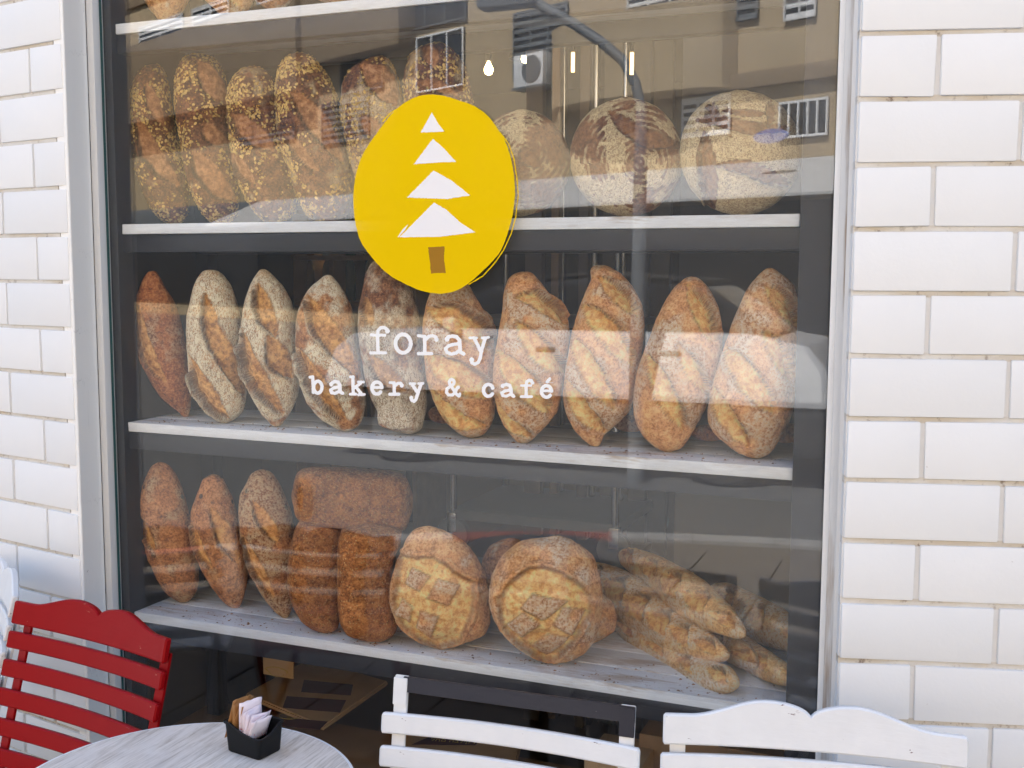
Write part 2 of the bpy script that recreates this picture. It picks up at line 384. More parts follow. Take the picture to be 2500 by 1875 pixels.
# film on the inside of the pane; its lower edge is slightly out of level, just below the lowest shelf
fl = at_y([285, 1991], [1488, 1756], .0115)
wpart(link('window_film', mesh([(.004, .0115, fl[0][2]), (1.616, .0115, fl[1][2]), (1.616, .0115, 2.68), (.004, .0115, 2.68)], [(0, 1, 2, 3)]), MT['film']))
wpart(box('trim', -.0205, -.0015, -.019, .03, 0, 2.72, MT['trim'], None, .0015))
wpart(box('trim', 1.6215, 1.633, -.006, .05, 0, 2.72, MT['plaster'], None, .0015))
wpart(box('trim', 1.6335, 1.650, -.03, .05, 0, 2.72, MT['trim_worn'], None, .0015))
wpart(box('trim', 1.6505, 1.664, -.06, .05, 0, 2.72, MT['trim'], None, .0015))
wpart(box('window_sill', -.02, 1.65, -.06, .06, .04, .118, MT['plaster'], None, .004))
wpart(box('window_head', -.02, 1.65, -.02, .06, 2.702, 2.76, MT['trim'], None, .004))

# ------------------------------------------------------------------ display rack and shelves
rk = empty('display_rack', (.8, .04, 0), 0, 'black steel display rack behind the window glass', 'rack')
def rpart(o): o.parent = rk; o.matrix_parent_inverse = Matrix.Translation((-.8, -.04, 0)); return o
rpart(box('post', -.018, .0215, .0125, .068, 0, 2.7, MT['frame'], None, .002))
rpart(box('post', 1.5625, 1.638, .0125, .068, 0, 2.7, MT['frame'], None, .002))
rpart(box('rear_post', -.018, .0215, .34, .38, 0, 2.7, MT['frame'], None, .002))
rpart(box('rear_post', 1.5625, 1.638, .34, .38, 0, 2.7, MT['frame'], None, .002))
ZS = dict(a=2.0535, b=1.602, c=1.140, d=.6805)
ZL = {}
for k, nm in (('a', 'topmost display shelf, cut off at the top of the window'), ('b', 'display shelf holding the oat loaves and the round ringed loaves'),
              ('c', 'display shelf with a row of ten long loaves behind the lettering'), ('d', 'lowest display shelf with crumbs, round loaves and baguettes')):
    z = ZS[k]; th = .0225
    s = empty('display_shelf', (.79, .03, z-th), 0, 'white distressed wooden '+nm, 'shelf')
    for (y0, y1) in ((.025, .118), (.1205, .215), (.2175, .335)):
        o = box('plank', .0235, 1.5605, y0, y1, z-th, z, MT['shelf'], None, .0018, .0006); o.parent = s; o.matrix_parent_inverse = Matrix.Translation((-.79, -.03, -(z-th)))
    for y0 in (.029, .30):
        rpart(box('rail', .0217, 1.5623, y0, y0+.036, z-th-.042, z-th-.001, MT['frame'], None, .002))

# ------------------------------------------------------------------ the room behind
def st(o): tag(o, kind='structure'); return o
st(box('shop_floor', -3, 5, .42, 6, -.03, .05, MT['floorin']))
st(box('shop_back_wall', -3, 5, 6, 6.2, 0, 3, MT['wallin']))
st(box('shop_side_wall', -3.2, -3, .6, 6.2, 0, 3, MT['wallin'])); st(box('shop_side_wall', 5, 5.2, 1, 6.2, 0, 3, MT['wallin']))
st(box('shop_ceiling', -3, 5, .26, 6, 2.85, 3, MT['wallin']))
st(box('shop_front_wall', -3, -.1, .3, .42, 0, 2.9, MT['wallin'])); st(box('shop_front_wall', 1.75, 5, .45, .6, 0, 2.9, MT['wallin']))
st(box('shop_front_wall', -.8, 2.5, .13, .25, 2.6, 2.9, MT['wallin']))
st(box('shop_front_wall', -.1, -.06, .05, .42, 0, 2.72, MT['wallin'])); st(box('shop_front_wall', 1.68, 1.75, .05, .6, 0, 2.72, MT['wallin']))
def plate(name, px0, px1, py0, py1, y, mat, th=.03, label=None, cat=None, parent=None, bev=.002):   # upright board at depth y
    a = at_y((px0+px1)/2, py0, y); b = at_y((px0+px1)/2, py1, y); l = at_y(px0, (py0+py1)/2, y)[0]; r = at_y(px1, (py0+py1)/2, y)[0]
    o = box(name, l, r, y, y+th, max(.051, b[2]), min(2.84, a[2]), mat, parent, bev)
    if label: tag(o, label, cat)
    return o
plate('partition_board', 330, 515, -300, 2600, .46, MT['panel'], .03, 'grey brown board standing behind the left end of the shelves', 'board')
plate('partition_board', 1648, 1945, -300, 2600, .50, MT['panel'], .03, 'wide grey brown board behind the right end of the shelves', 'board')
plate('column', 520, 640, -300, 2600, .95, MT['wallin'], .2, 'dark column inside the shop behind the flour dusted loaves', 'column')
fd = empty('folding_door', (1.6, 1.2, .05), 0, 'taupe folding door panels with chrome edges inside the shop', 'door')
for i, (a, b, m) in enumerate(((1278, 1318, 'panel2'), (1340, 1358, 'wood'), (1362, 1370, 'chrome'), (1405, 1428, 'panel2'), (1434, 1446, 'chrome'), (1462, 1505, 'panel'), (1508, 1514, 'chrome'), (1530, 1572, 'panel'), (1578, 1622, 'panel'))):
    o = plate('door_panel' if m != 'chrome' else 'edge_strip', a, b, 100, 2600, 1.2+(i % 3)*.03, MT[m]); o.parent = fd; o.matrix_parent_inverse = Matrix.Translation((-1.6, -1.2, -.05))
# wall unit with bottles and lit niches
wu = empty('wall_unit', (-.8, 3.2, .05), 0, 'dark wall unit with bottle niches lit gold at the back of the shop', 'cabinet')
def up_(o): o.parent = wu; o.matrix_parent_inverse = Matrix.Translation((.8, -3.2, -.05)); return o
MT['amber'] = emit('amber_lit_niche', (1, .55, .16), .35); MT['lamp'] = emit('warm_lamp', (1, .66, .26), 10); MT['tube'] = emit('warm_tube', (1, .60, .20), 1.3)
cab = [at_y(p, 700, 3.2)[0] for p in (620, 1010)]
for zz in (.6, 1.05, 1.3, 1.55, 1.8, 2.1): up_(box('cabinet_shelf', cab[0], cab[1], 3.2, 3.55, zz, zz+.025, MT['wood'], None, .003))
for xx in np.linspace(cab[0], cab[1], 5): up_(box('upright', xx-.015, xx+.015, 3.2, 3.55, .051, 2.4, MT['wood'], None, .003))
up_(box('back_panel', cab[0], cab[1], 3.56, 3.58, .051, 2.4, MT['wallin'], None))
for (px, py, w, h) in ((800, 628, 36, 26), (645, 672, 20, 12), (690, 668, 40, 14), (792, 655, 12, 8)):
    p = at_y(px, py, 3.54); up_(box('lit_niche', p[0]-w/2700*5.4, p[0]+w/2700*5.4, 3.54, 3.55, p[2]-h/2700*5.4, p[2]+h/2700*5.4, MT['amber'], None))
bot = lathe_me([(.034, 0), (.036, .01), (.036, .17), (.03, .2), (.013, .235), (.012, .285), (.015, .29), (.015, .3)], 14)
bmats = [simple('green_bottle_glass', (.03, .06, .02), .15), simple('amber_bottle_glass', (.18, .08, .015), .15), simple('clear_bottle', (.25, .22, .18), .2)]
for i in range(12):
    me = bot.copy(); me.materials.clear(); me.materials.append(bmats[i % 3])
    zz = (1.325, 1.575)[i // 6]
    tag(link('bottle', me, None, None, (cab[0]+.12+(i % 6)*(cab[1]-cab[0]-.2)/6, 3.36, zz+.0005)),
        f'{("green", "amber", "clear")[i%3]} bottle on the {("lower", "upper")[i//6]} niche shelf, {("first","second","third","fourth","fifth","sixth")[i%6]} from the left', 'bottle', 'bottles in the wall unit')
# lit lamps
def pendant(px, py, y, label, bowl):
    p = at_y(px, py, y); t = empty('pendant_lamp', (p[0], p[1], 2.85), 0, label, 'lamp')
    link('cord', tube_me([(0, 0, 0), (0, 0, p[2]+.06-2.85)], .004, 6), MT['black'], t)
    link('bulb', lathe_me([(.004, .04), (.009, .03), (.019, .01), (.020, 0), (.015, -.014), (.003, -.02)], 16), MT['lamp'], t, (0, 0, p[2]-2.85))
    link('lamp_shade' if bowl else 'socket', lathe_me([(.075, -.002), (.07, .02), (.05, .045), (.015, .06), (.01, .09)] if bowl else [(.016, .04), (.018, .06), (.012, .09)], 20), MT['chrome'] if bowl else MT['black'], t, (0, 0, p[2]-2.85))
pendant(1283, 143, 2.6, 'lit pendant lamp with small bowl shade seen through the pane', True)
pendant(1193, 172, 2.6, 'bare lit bulb hanging left of the bowl shaded lamp', False)
for i, (px, p0, p1) in enumerate(((1381, 130, 176), (1399, 128, 176), (1425, 126, 165), (1543, 128, 182), (1585, 130, 185))):
    a = at_y(px, p0, 2.9); b = at_y(px, p1, 2.9)
    t = empty('tube_lamp', (a[0], 2.9, 2.85), 0, f'thin glowing tube lamp, {("first","second","third","fourth","fifth")[i]} from the left above the round loaves', 'lamp', 'tube lamps in the shop')
    link('cord', tube_me([(0, 0, 0), (0, 0, a[2]-2.85)], .003, 6), MT['black'], t); link('tube', tube_me([(0, 0, a[2]-2.85), (0, 0, b[2]-2.85)], .009, 8), MT['tube'], t)
# trolley pole with castor
p = at_y(1107, 1150, .9); q = at_y(1107, 1262, .9)
tr = empty('trolley', (q[0], .9, .05), 0, 'steel bakery trolley with castors standing behind the shelves', 'trolley')
wh = lathe_me([(.012, -.012), (.05, -.012), (.052, 0), (.05, .012), (.012, .012)], 20)
for dx in (0, .5):
    for dy in (0, .4):
        link('pole', tube_me([(dx, dy, q[2]-.05), (dx, dy, 1.5)], .011, 10), MT['chrome'], tr)
        link('castor', wh.copy(), MT['grey'], tr, (dx, dy, q[2]-.10), (math.pi/2, 0, 0)); link('castor_fork', box_me(.03, .03, .06, .004), MT['chrome'], tr, (dx, dy, q[2]-.065))
for zz in (.25, .6, .95, 1.3):
    link('tray', box_me(.52, .42, .02, .004), MT['grey'], tr, (.25, .2, zz))
link('base_frame', box_me(.52, .42, .03, .004), MT['grey'], tr, (.25, .2, q[2]-.04))
st(box('display_deck', -.055, 1.675, .07, .42, .20, .30, MT['wood']))

# ------------------------------------------------------------------ across the street, mirrored in the glass
AO = math.radians(24); OD = Vector((math.cos(AO), math.sin(AO), 0)); ON = Vector((-math.sin(AO), math.cos(AO), 0)); OQ = Vector((1, -19, 0))
ob = empty('apartment_building', OQ, AO, 'tan stucco apartment block across the street, mirrored in the window', 'building')
def opp(px, py):           # pixel of the mirror image -> (s along facade, z)
    n = np.array([ON.x, ON.y, 0]); mirr = n*np.array([1, -1, 1]); p0 = np.array([OQ.x, -OQ.y, 0])
    p = on_plane(np.float64(px)*1.1302, np.float64(py)*1.1302, p0, mirr); p[1] *= -1
    return float((p[0]-OQ.x)*OD.x+(p[1]-OQ.y)*OD.y), float(p[2])
def orect(a, b, c, d):
    s0, z1 = opp(a, b); s1, z0 = opp(c, d); return min(s0, s1), max(s0, s1), min(z0, z1), max(z0, z1)
def obox(name, s0, s1, d0, d1, z0, z1, mat, parent=ob, bev=.01): return box(name, s0, s1, d0, d1, z0, z1, mat, parent, bev)
obox('wall', -75, 16, -9, 0, -.14, 11, MT['stucco'])
obox('roof_parapet', -75.2, 16.2, -9, .12, 11.001, 11.4, MT['stucco2'])
s0, s1, z0, z1 = orect(-200, 280, 2400, 300); sf = opp(1000, 400)[1]; sb = opp(1000, 468)[1]
a0_ = opp(560, 420)[0]
fascia_me = mesh([(a0_, .01, sf), (9, .01, sf), (9, 1.9, sb), (a0_, 1.9, sb), (a0_, .01, sf-.05), (9, .01, sf-.05), (9, 1.9, sb-.05), (a0_, 1.9, sb-.05)], [(3, 2, 1, 0), (4, 5, 6, 7), (0, 1, 5, 4), (1, 2, 6, 5), (2, 3, 7, 6), (3, 0, 4, 7)])
link('sloped_fascia', fascia_me, MT['sloped_fascia'], ob)  # flat shop fascia given a made-up slope so it catches more sky light
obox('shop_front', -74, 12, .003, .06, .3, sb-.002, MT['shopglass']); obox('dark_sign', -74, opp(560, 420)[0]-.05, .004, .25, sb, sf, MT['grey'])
for k in range(0): obox('shop_pillar', -25+k*3.1, -24.8+k*3.1, .062, .16, -.13, sb-.01, MT['stucco2'])
sg = opp(1742, 300); link('oval_sign', lathe_me([(.02, .03), (.36, .03), (.38, 0), (.36, -.03), (.02, -.03)], 28), MT['blue'], ob, (sg[0], 1.2, sg[1]-.05), (math.pi/2, 0, 0)).scale = (1, .34, 1)
def owin(a, b, c, d, sashes, fm, lou=True):
    s0, s1, z0, z1 = orect(a, b, c, d)
    f = obox('window', s0, s1, .004, .05, z0, z1, MT['dark']); t = .035
    def sub(n, *q): o = obox(n, *q, fm, None); o.parent = f; o.matrix_parent_inverse = Matrix.Translation(-f.location); return o
    for k in range(sashes+1):
        x = s0+(s1-s0)*k/sashes; sub('frame_bar', x-t/2, x+t/2, .052, .11, z0, z1)
    sub('frame_bar', s0, s1, .054, .1, z0, z0+.05); sub('frame_bar', s0, s1, .054, .1, z1-.05, z1)
    if lou:
        n = max(4, int((z1-z0)/.16))
        for k in range(n): sub('shutter_slat', s0+.03, s1-.03, .055, .085, z0+(k+.2)*(z1-z0)/n, z0+(k+.68)*(z1-z0)/n)
for w in ((1115, 30, 1228, 158, 3, 'grey', True), (1362, -60, 1500, 62, 3, 'white', True), (1702, -60, 1765, 36, 2, 'white', True), (905, 82, 1005, 185, 3, 'white', False),
          (305, 60, 400, 128, 2, 'white', True), (420, 20, 500, 102, 2, 'white', True), (740, 120, 830, 190, 2, 'grey', False), (1690, 222, 1790, 292, 5, 'white', False),
          (560, -20, 660, 60, 2, 'white', True), (520, 215, 640, 300, 3, 'grey', True), (1300, 210, 1400, 290, 2, 'grey', False), (1480, 215, 1580, 290, 3, 'white', True), (700, 225, 800, 300, 2, 'grey', True), (1560, -40, 1640, 40, 2, 'grey', True), (880, -160, 1010, 40, 3, 'grey', False)):
    owin(*w[:5], MT[w[5]], w[6])
s0, s1, z0, z1 = orect(1215, 78, 1592, 192)
pts = [(s0, .01)]+[(s0+(s1-s0)*.5*(1-math.cos(t)), .01+.95*math.sin(t)**.6) for t in np.linspace(.25, math.pi-.25, 18)]+[(s1, .01)]
bal = quad_prism('balcony', pts, z0, z1, MT['stucco'], ob)
s0, s1, z0, z1 = orect(250, 130, 690, 200); obox('balcony', s0, s1, .01, .8, z0, z1, MT['stucco2'])
s0, s1, z0, z1 = orect(1590, 60, 2300, 100); obox('string_course', s0, s1, .012, .2, z0, z0+.3, MT['stucco2'])
s0, s1, z0, z1 = orect(640, 0, 900, 100); obox('bay', s0, s1, .013, .6, z0, 10.5, MT['stucco2'])
s0, s1, z0, z1 = orect(1145, 128, 1208, 186); mid = ((s0+s1)/2, (z0+z1)/2)
def acu():
    w = OQ+OD*mid[0]+ON*.35
    t = empty('air_conditioner', (w.x, w.y, mid[1]), AO, 'white outdoor air conditioner unit on the tan facade across the street', 'air conditioner')
    W, H = s1-s0, z1-z0
    link('casing', box_me(W, .4, H, .02), MT['white'], t); link('fan_grille', lathe_me([(.02, .02), (H*.40, .02), (H*.43, 0), (H*.43, -.02)], 28), MT['grey'], t, (W*.12, .205, 0), (-math.pi/2, 0, 0))
    link('bracket', box_me(W*1.1, .45, .05), MT['grey'], t, (0, 0, -H/2-.03))
acu()
# street lamp with a bent arm
lp = [mirrored(a*1.1302, b*1.1302, 6.2) for a, b in ((1383, 330), (1384, 230), (1372, 178), (1345, 130), (1300, 92), (1240, 52), (1150, 2))]
base = lp[0].copy(); base[2] = 0
lm = empty('street_lamp', (base[0], base[1], -.14), 0, 'grey street lamp with a long bent arm, mirrored above the round loaves', 'street lamp')
rel = lambda p: (p[0]-base[0], p[1]-base[1], p[2]+.14)
lp[0][:2] = lp[1][:2] = base[:2]
link('pole', tube_me([(0, 0, 0)]+[rel(p) for p in lp], [.07, .05]+[.04]*6, 12), MT['grey'], lm)
e = rel(lp[-1]); link('lamp_head', box_me(.5, .2, .12, .04), MT['grey'], lm, (e[0]-.2, e[1], e[2]+.02))
# parked car at the kerb: white body, dark glass and roof
def car():
    yk = -6.3; zt = 1.06; zb = .62
    xl = mirrored(700*1.1302, 690*1.1302, -yk)[0]
    t = empty('parked_car', (xl+2.1, yk-.85, -.14), 0, 'white car with dark windows and roof parked at the kerb, mirrored in the glass', 'car')
    body = [(-2.15, .62), (-2.1, .95), (-1.95, 1.08), (-1.2, 1.14), (1.55, 1.16), (2.0, 1.08), (2.15, .9), (2.18, .62)]
    bd = prism_me(body, -.85, .85, .05)
    for v in bd.vertices: v.co.y *= 1-.28*max(0, min(1, (v.co.z-.62)/.54))
    link('body', bd, MT['carwhite'], t)
    low = [(-2.15, .25), (-2.16, .6), (2.18, .6), (2.16, .25)]
    link('lower_cladding', prism_me(low, -.84, .84, .04), MT['black'], t)
    cab = [(-1.25, 1.12), (-.65, 1.5), (.2, 1.58), (1.2, 1.52), (1.75, 1.15)]
    link('cabin_glass', prism_me(cab, -.58, .58, .05), MT['dark'], t)
    link('roof', prism_me([(-.6, 1.52), (.2, 1.6), (1.15, 1.54), (1.15, 1.57), (.2, 1.63), (-.6, 1.55)], -.54, .54, .01), MT['black'], t)
    wm = lathe_me([(.05, -.1), (.3, -.1), (.32, -.06), (.32, .06), (.3, .1), (.05, .1)], 28); hm = lathe_me([(.03, -.005), (.19, 0), (.2, -.03)], 20)
    for x in (-1.4, 1.4):
        for y in (-.78, .78):
            w = link('wheel', wm.copy(), MT['black'], t, (x, y, .32), (math.pi/2, 0, 0)); link('rim', hm.copy(), MT['chrome'], w, (0, 0, .1 if y < 0 else -.1))
    for y in (-.6, .6): link('headlight', box_me(.08, .3, .12, .03), MT['chrome'], t, (-2.13, y, .8))
    for y in (-.68, .68): link('door_mirror', box_me(.12, .1, .12, .03), MT['carwhite'], t, (-.95, y*1.05, 1.18))
    for y in (-.70, .70):
        for x in (-.1, .95): link('door_handle', box_me(.16, .02, .03, .006), MT['grey'], t, (x, y, 1.0))
car()
# ------------------------------------------------------------------ bread
def mat_bread(name, crust, crumb, flour, ringed=False, crackle=70, speck=None, raisin=0, fl_gain=1.0, bumpy=.65, gain=1.42, dust=False):
    crust = tuple(tuple(min(.85, x*gain) for x in c_) for c_ in crust); crumb = tuple(tuple(min(.85, x*gain) for x in c_) for c_ in crumb)
    m = NT(name); v = m.coord(); a = m.sep(m.attr('mask')); sl, fl, ed = a[0], a[1], a[2]
    n1 = m.noise(22, v, 5, .6); n2 = m.noise(190, v, 4, .65); n3 = m.noise(70, v, 5, .65)
    c = m.ramp(m.math('MULTIPLY_ADD', n2, .50, m.math('MULTIPLY_ADD', n3, .34, m.math('MULTIPLY', n1, .26))), [(.45, tuple(x*.8 for x in crust[0])), (.55, crust[1]), (.64, crust[2])])
    if speck:
        sp = m.ramp(m.voro(150, v), [(.0, 1), (.20, 1), (.30, 0)]); sp = m.math('MULTIPLY', sp, m.ramp(n3, [(.38, 0), (.5, 1)])); c = m.mix(m.math('MULTIPLY', sp, .8), c, speck)
    if raisin:
        rv = m.ramp(m.voro(30, v), [(.0, 1), (.17, 1), (.22, 0)]); rv = m.math('MULTIPLY', rv, m.ramp(m.noise(13, v, 2), [(.48, 0), (.53, 1)])); c = m.mix(m.math('MULTIPLY', rv, .9), c, (.018, .010, .008))
    cr = m.ramp(m.math('MULTIPLY_ADD', n2, .3, m.math('MULTIPLY', n3, .8)), [(.45, crumb[0]), (.55, crumb[1]), (.66, crumb[2])])
    pores = m.ramp(m.voro(120, v), [(.0, 1), (.10, 1), (.17, 0)]); pores = m.math('MULTIPLY', pores, m.ramp(m.noise(40, v, 3), [(.5, 0), (.62, 1)]))
    cr = m.mix(m.math('MULTIPLY', pores, .6), cr, tuple(x*.25 for x in crumb[0]))
    c = m.mix(sl, c, cr)
    wv = m.mix(.05, v, m.n('TexNoise', Scale=30.0).outputs['Color'])
    vd = m.voro(crackle, wv, 'DISTANCE_TO_EDGE'); cells = m.ramp(vd, [(.0, 0), (.04, .1), (.09, 1)])
    g = m.math('MULTIPLY', fl, m.ramp(m.math('MULTIPLY_ADD', n2, .7, m.math('MULTIPLY', n3, .3)), [(.44, .10), (.53, 1)] if dust else [(.30, .8), (.40, 1)]))
    if ringed:
        r = m.attr('ring', 'Fac'); w = m.math('SINE', m.math('MULTIPLY_ADD', n1, 2.0, m.math('MULTIPLY', r, 62.0)))
        st_ = m.ramp(m.math('MULTIPLY_ADD', m.math('SUBTRACT', n3, .5), 1.5, m.math('MULTIPLY_ADD', w, .5, .5)), [(.5, 0), (.66, 1)])
        g = m.math('MULTIPLY', fl, m.math('MAXIMUM', st_, m.ramp(fl, [(.90, 0), (.99, .9)])))
    g = m.math('MULTIPLY', m.math('MULTIPLY', g, m.math('MULTIPLY_ADD', cells, .85, .15)), fl_gain)
    c = m.mix(g, c, m.mix(n3, tuple(x*.9 for x in flour), tuple(min(.9, x*1.06) for x in flour)))
    c = m.mix(m.math('MULTIPLY', ed, m.ramp(n3, [(.35, .7), (.50, 1)])), c, tuple(x*.2 for x in crust[0]))
    h = m.math('ADD', m.math('MULTIPLY', n2, .5), m.math('MULTIPLY', n3, .8)); h = m.math('ADD', h, m.math('MULTIPLY', m.math('MULTIPLY', cells, fl), .3))
    h = m.math('SUBTRACT', h, m.math('MULTIPLY', m.math('MULTIPLY', pores, sl), .8))
    if speck: h = m.math('ADD', h, m.math('MULTIPLY', sp, .5))
    m.pbsdf(c, m.math('MULTIPLY_ADD', n2, .25, .55), 0, m.bump(h, bumpy, .008), .25); return m.m
BR = dict(
    oat=mat_bread('oat_crust', ((.035, .011, .005), (.105, .037, .014), (.21, .085, .034)), ((.17, .066, .022), (.28, .12, .045), (.42, .21, .09)), (.62, .46, .26), crackle=70, fl_gain=.8),
    rustic=mat_bread('rustic_flour_crust', ((.14, .047, .014), (.30, .115, .036), (.46, .22, .085)), ((.22, .085, .022), (.42, .19, .052), (.60, .32, .10)), (.86, .73, .50), crackle=46),
    dark=mat_bread('dark_rustic_crust', ((.13, .035, .010), (.29, .088, .024), (.42, .17, .06)), ((.22, .08, .02), (.42, .18, .045), (.55, .29, .09)), (.68, .50, .30), fl_gain=.75, dust=True),
    seeded=mat_bread('cracked_rye_crust', ((.055, .018, .007), (.15, .055, .02), (.32, .15, .065)), ((.20, .08, .024), (.33, .15, .045), (.48, .26, .09)), (.74, .62, .44), crackle=60),
    gold=mat_bread('golden_crust', ((.30, .115, .034), (.45, .21, .078), (.58, .32, .14)), ((.40, .18, .05), (.55, .295, .095), (.66, .42, .16)), (.86, .72, .52), crackle=130, fl_gain=.85, dust=True, gain=1.62),
    boule=mat_bread('ringed_rye_crust', ((.12, .043, .017), (.22, .088, .036), (.32, .145, .065)), ((.14, .050, .018), (.23, .09, .033), (.33, .15, .06)), (.72, .56, .31), True, gain=.92),
    bran=mat_bread('bran_tin_crust', ((.14, .045, .013), (.27, .098, .028), (.40, .165, .05)), ((.3, .1, .03),)*3, (.6, .45, .25), speck=(.60, .36, .14), fl_gain=.0, bumpy=.8, gain=1.35),
    fruit=mat_bread('fruit_loaf_crust', ((.14, .045, .014), (.31, .115, .036), (.45, .21, .08)), ((.25, .095, .024), (.44, .19, .05), (.58, .30, .10)), (.68, .52, .30), crackle=110, fl_gain=.8, raisin=1, dust=True, gain=1.55),
    baguette=mat_bread('baguette_crust', ((.42, .20, .06), (.55, .30, .11), (.64, .42, .19)), ((.34, .13, .03), (.50, .24, .065), (.62, .36, .12)), (.84, .72, .52), crackle=110, fl_gain=.85, dust=True, gain=1.55))
MT['flake'] = None
def mat_flake():
    m = NT('oat_flake'); c = m.attr('tint'); v = m.coord()
    m.pbsdf(m.mix(m.noise(400, v), (.75, .75, .75), (1.1, 1.1, 1.1)) if False else c, .7, 0, None, .25); return m.m
MT['flake'] = mat_flake()
TILE = {1: (0, 0), 2: (834, 0), 3: (1666, 0), 4: (0, 625), 5: (834, 625), 6: (1666, 625), 7: (0, 1250), 8: (834, 1250), 9: (1666, 1250)}
def tpx(t, x, y): o = TILE[t]; return o[0]+x/2.6523, o[1]+y/2.6523
def in_poly(px, py, poly):
    r = np.zeros(px.shape, bool); n = len(poly); j = n-1
    for i in range(n):
        xi, yi = poly[i]; xj, yj = poly[j]
        c = ((yi > py) != (yj > py)) & (px < (xj-xi)*(py-yi)/(yj-yi+1e-12)+xi); r ^= c; j = i
    return r
def poly_dist(px, py, pts, closed=False):
    best = np.full(px.shape, 1e9); tt = np.zeros(px.shape); side = np.zeros(px.shape); P = [np.array(p, float) for p in pts]
    if closed: P = P+[P[0]]
    L = [np.linalg.norm(P[i+1]-P[i]) for i in range(len(P)-1)]; tot = sum(L); acc = 0
    for i in range(len(P)-1):
        d = (P[i+1]-P[i])/max(L[i], 1e-9); ox, oy = px-P[i][0], py-P[i][1]; s = np.clip(ox*d[0]+oy*d[1], 0, L[i])
        dd = np.hypot(ox-s*d[0], oy-s*d[1]); b = dd < best; best = np.where(b, dd, best); tt = np.where(b, (acc+s)/tot, tt)
        side = np.where(b, np.sign(ox*d[1]-oy*d[0]), side); acc += L[i]
    return best, tt, side
def loaf(name, tile, rows, style, label, cat='bread', y=None, shelf=None, base=None, ratio=.82, cuts=(), opens=(), patches=(), ear=-1, flour=.4, lump=.036, depth=.0075, e=2.25,
         seed=0, oats=0, nu=120, nv=112, rings=None, group=None, axis='y', nrm=None):
    R_ = np.array([(yy, xl, xr) for yy, xl, xr in rows], float)
    conv = lambda pts: [tpx(tile, *p) for p in pts]
    o = TILE[tile]
    if axis == 'y': R_[:, 0] = o[1]+R_[:, 0]/2.6523; R_[:, 1:] = o[0]+R_[:, 1:]/2.6523
    else: R_[:, 0] = o[0]+R_[:, 0]/2.6523; R_[:, 1:] = o[1]+R_[:, 1:]/2.6523
    R_ = R_[np.argsort(R_[:, 0])]
    W = (R_[:, 2]-R_[:, 1])/2; C = (R_[:, 2]+R_[:, 1])/2; Y = R_[:, 0]
    ys = np.concatenate([[Y[0]-W[0]*.22], Y, [Y[-1]+W[-1]*.22]]); w2 = np.concatenate([[0], W**2, [0]]); cs = np.concatenate([[C[0]], C, [C[-1]]])
    dense = np.linspace(ys[0], ys[-1], 500); wd_ = np.interp(dense, ys, w2); cd = np.interp(dense, ys, cs)
    k = np.hanning(27); k /= k.sum()
    cd = np.convolve(np.pad(cd, 13, 'edge'), k, 'valid'); ws = np.convolve(np.pad(wd_, 13, 'reflect'), k, 'valid')
    fade = np.minimum(np.arange(500), 499-np.arange(500))/25.; ws = np.where(fade < 1, wd_*(1-fade)+ws*fade, ws)
    s = np.linspace(0, 1, nu); yy = ys[0]+(ys[-1]-ys[0])*(.5-.5*np.cos(np.pi*(.02+.96*s)))*1.0
    w = np.sqrt(np.maximum(np.interp(yy, dense, ws), .6)); c = np.interp(yy, dense, cd)
    # plane that the outline stands in: through the contact point, facing the viewer's side
    bx = (c[-4], yy[-1]) if axis == 'y' else (float(np.mean(c)), float(R_[:, 2].max()))
    if axis == 'x': bx = (float(np.mean(yy)), float(R_[:, 2].max()))
    if base is not None: p0 = np.array(base)
    elif y is not None: p0 = at_y(bx[0], bx[1], y)
    else: p0 = at_z(bx[0], bx[1], shelf)
    n = CAM-p0; n[2] = 0; n /= np.linalg.norm(n)
    if nrm is not None: n = np.array(nrm)
    ph = np.linspace(0, 2*np.pi, nv, endpoint=False); cx = np.sign(np.cos(ph))*np.abs(np.cos(ph))**(2/e); sx = np.sign(np.sin(ph))*np.abs(np.sin(ph))**(2/e)
    PX = c[:, None]+w[:, None]*cx[None]; PY = np.repeat(yy[:, None], nv, 1)
    if axis == 'x': PX, PY = PY, PX
    G = on_plane(PX, PY, p0, n)
    ax = on_plane(*( (c, yy) if axis == 'y' else (yy, c) ), p0, n)
    if axis == 'y': ex = on_plane(c+w, yy, p0, n)
    else: ex = on_plane(yy, c+w, p0, n)
    dw = np.linalg.norm(ex-ax, axis=1)*ratio
    back = np.where(sx < 0, .8, 1.0)
    G = G+n[None, None]*(dw[:, None]*(sx*back)[None])[..., None]
    # outward normals
    du = np.gradient(G, axis=0); dv = np.roll(G, -1, 1)-np.roll(G, 1, 1); N = np.cross(du, dv); N /= np.linalg.norm(N, axis=2, keepdims=True)+1e-12
    cen = ax[:, None, :]; 
    if ((G-cen)*N).sum() < 0: N = -N
    off = np.array([seed*3.7, seed*1.3, seed*5.1]); wm = dw.max()/ratio
    disp = lump*wm*fbm(G*16+off, 3)+.012*wm*fbm(G*75+off, 2)
    front = sstep(-.05, .12, np.repeat(sx[None], nu, 0))
    LP = np.zeros((nu, nv)); SL = np.zeros((nu, nv)); ED = np.zeros((nu, nv)); en = fbm(G*120+off, 2); en2 = fbm(G*40+off, 2)
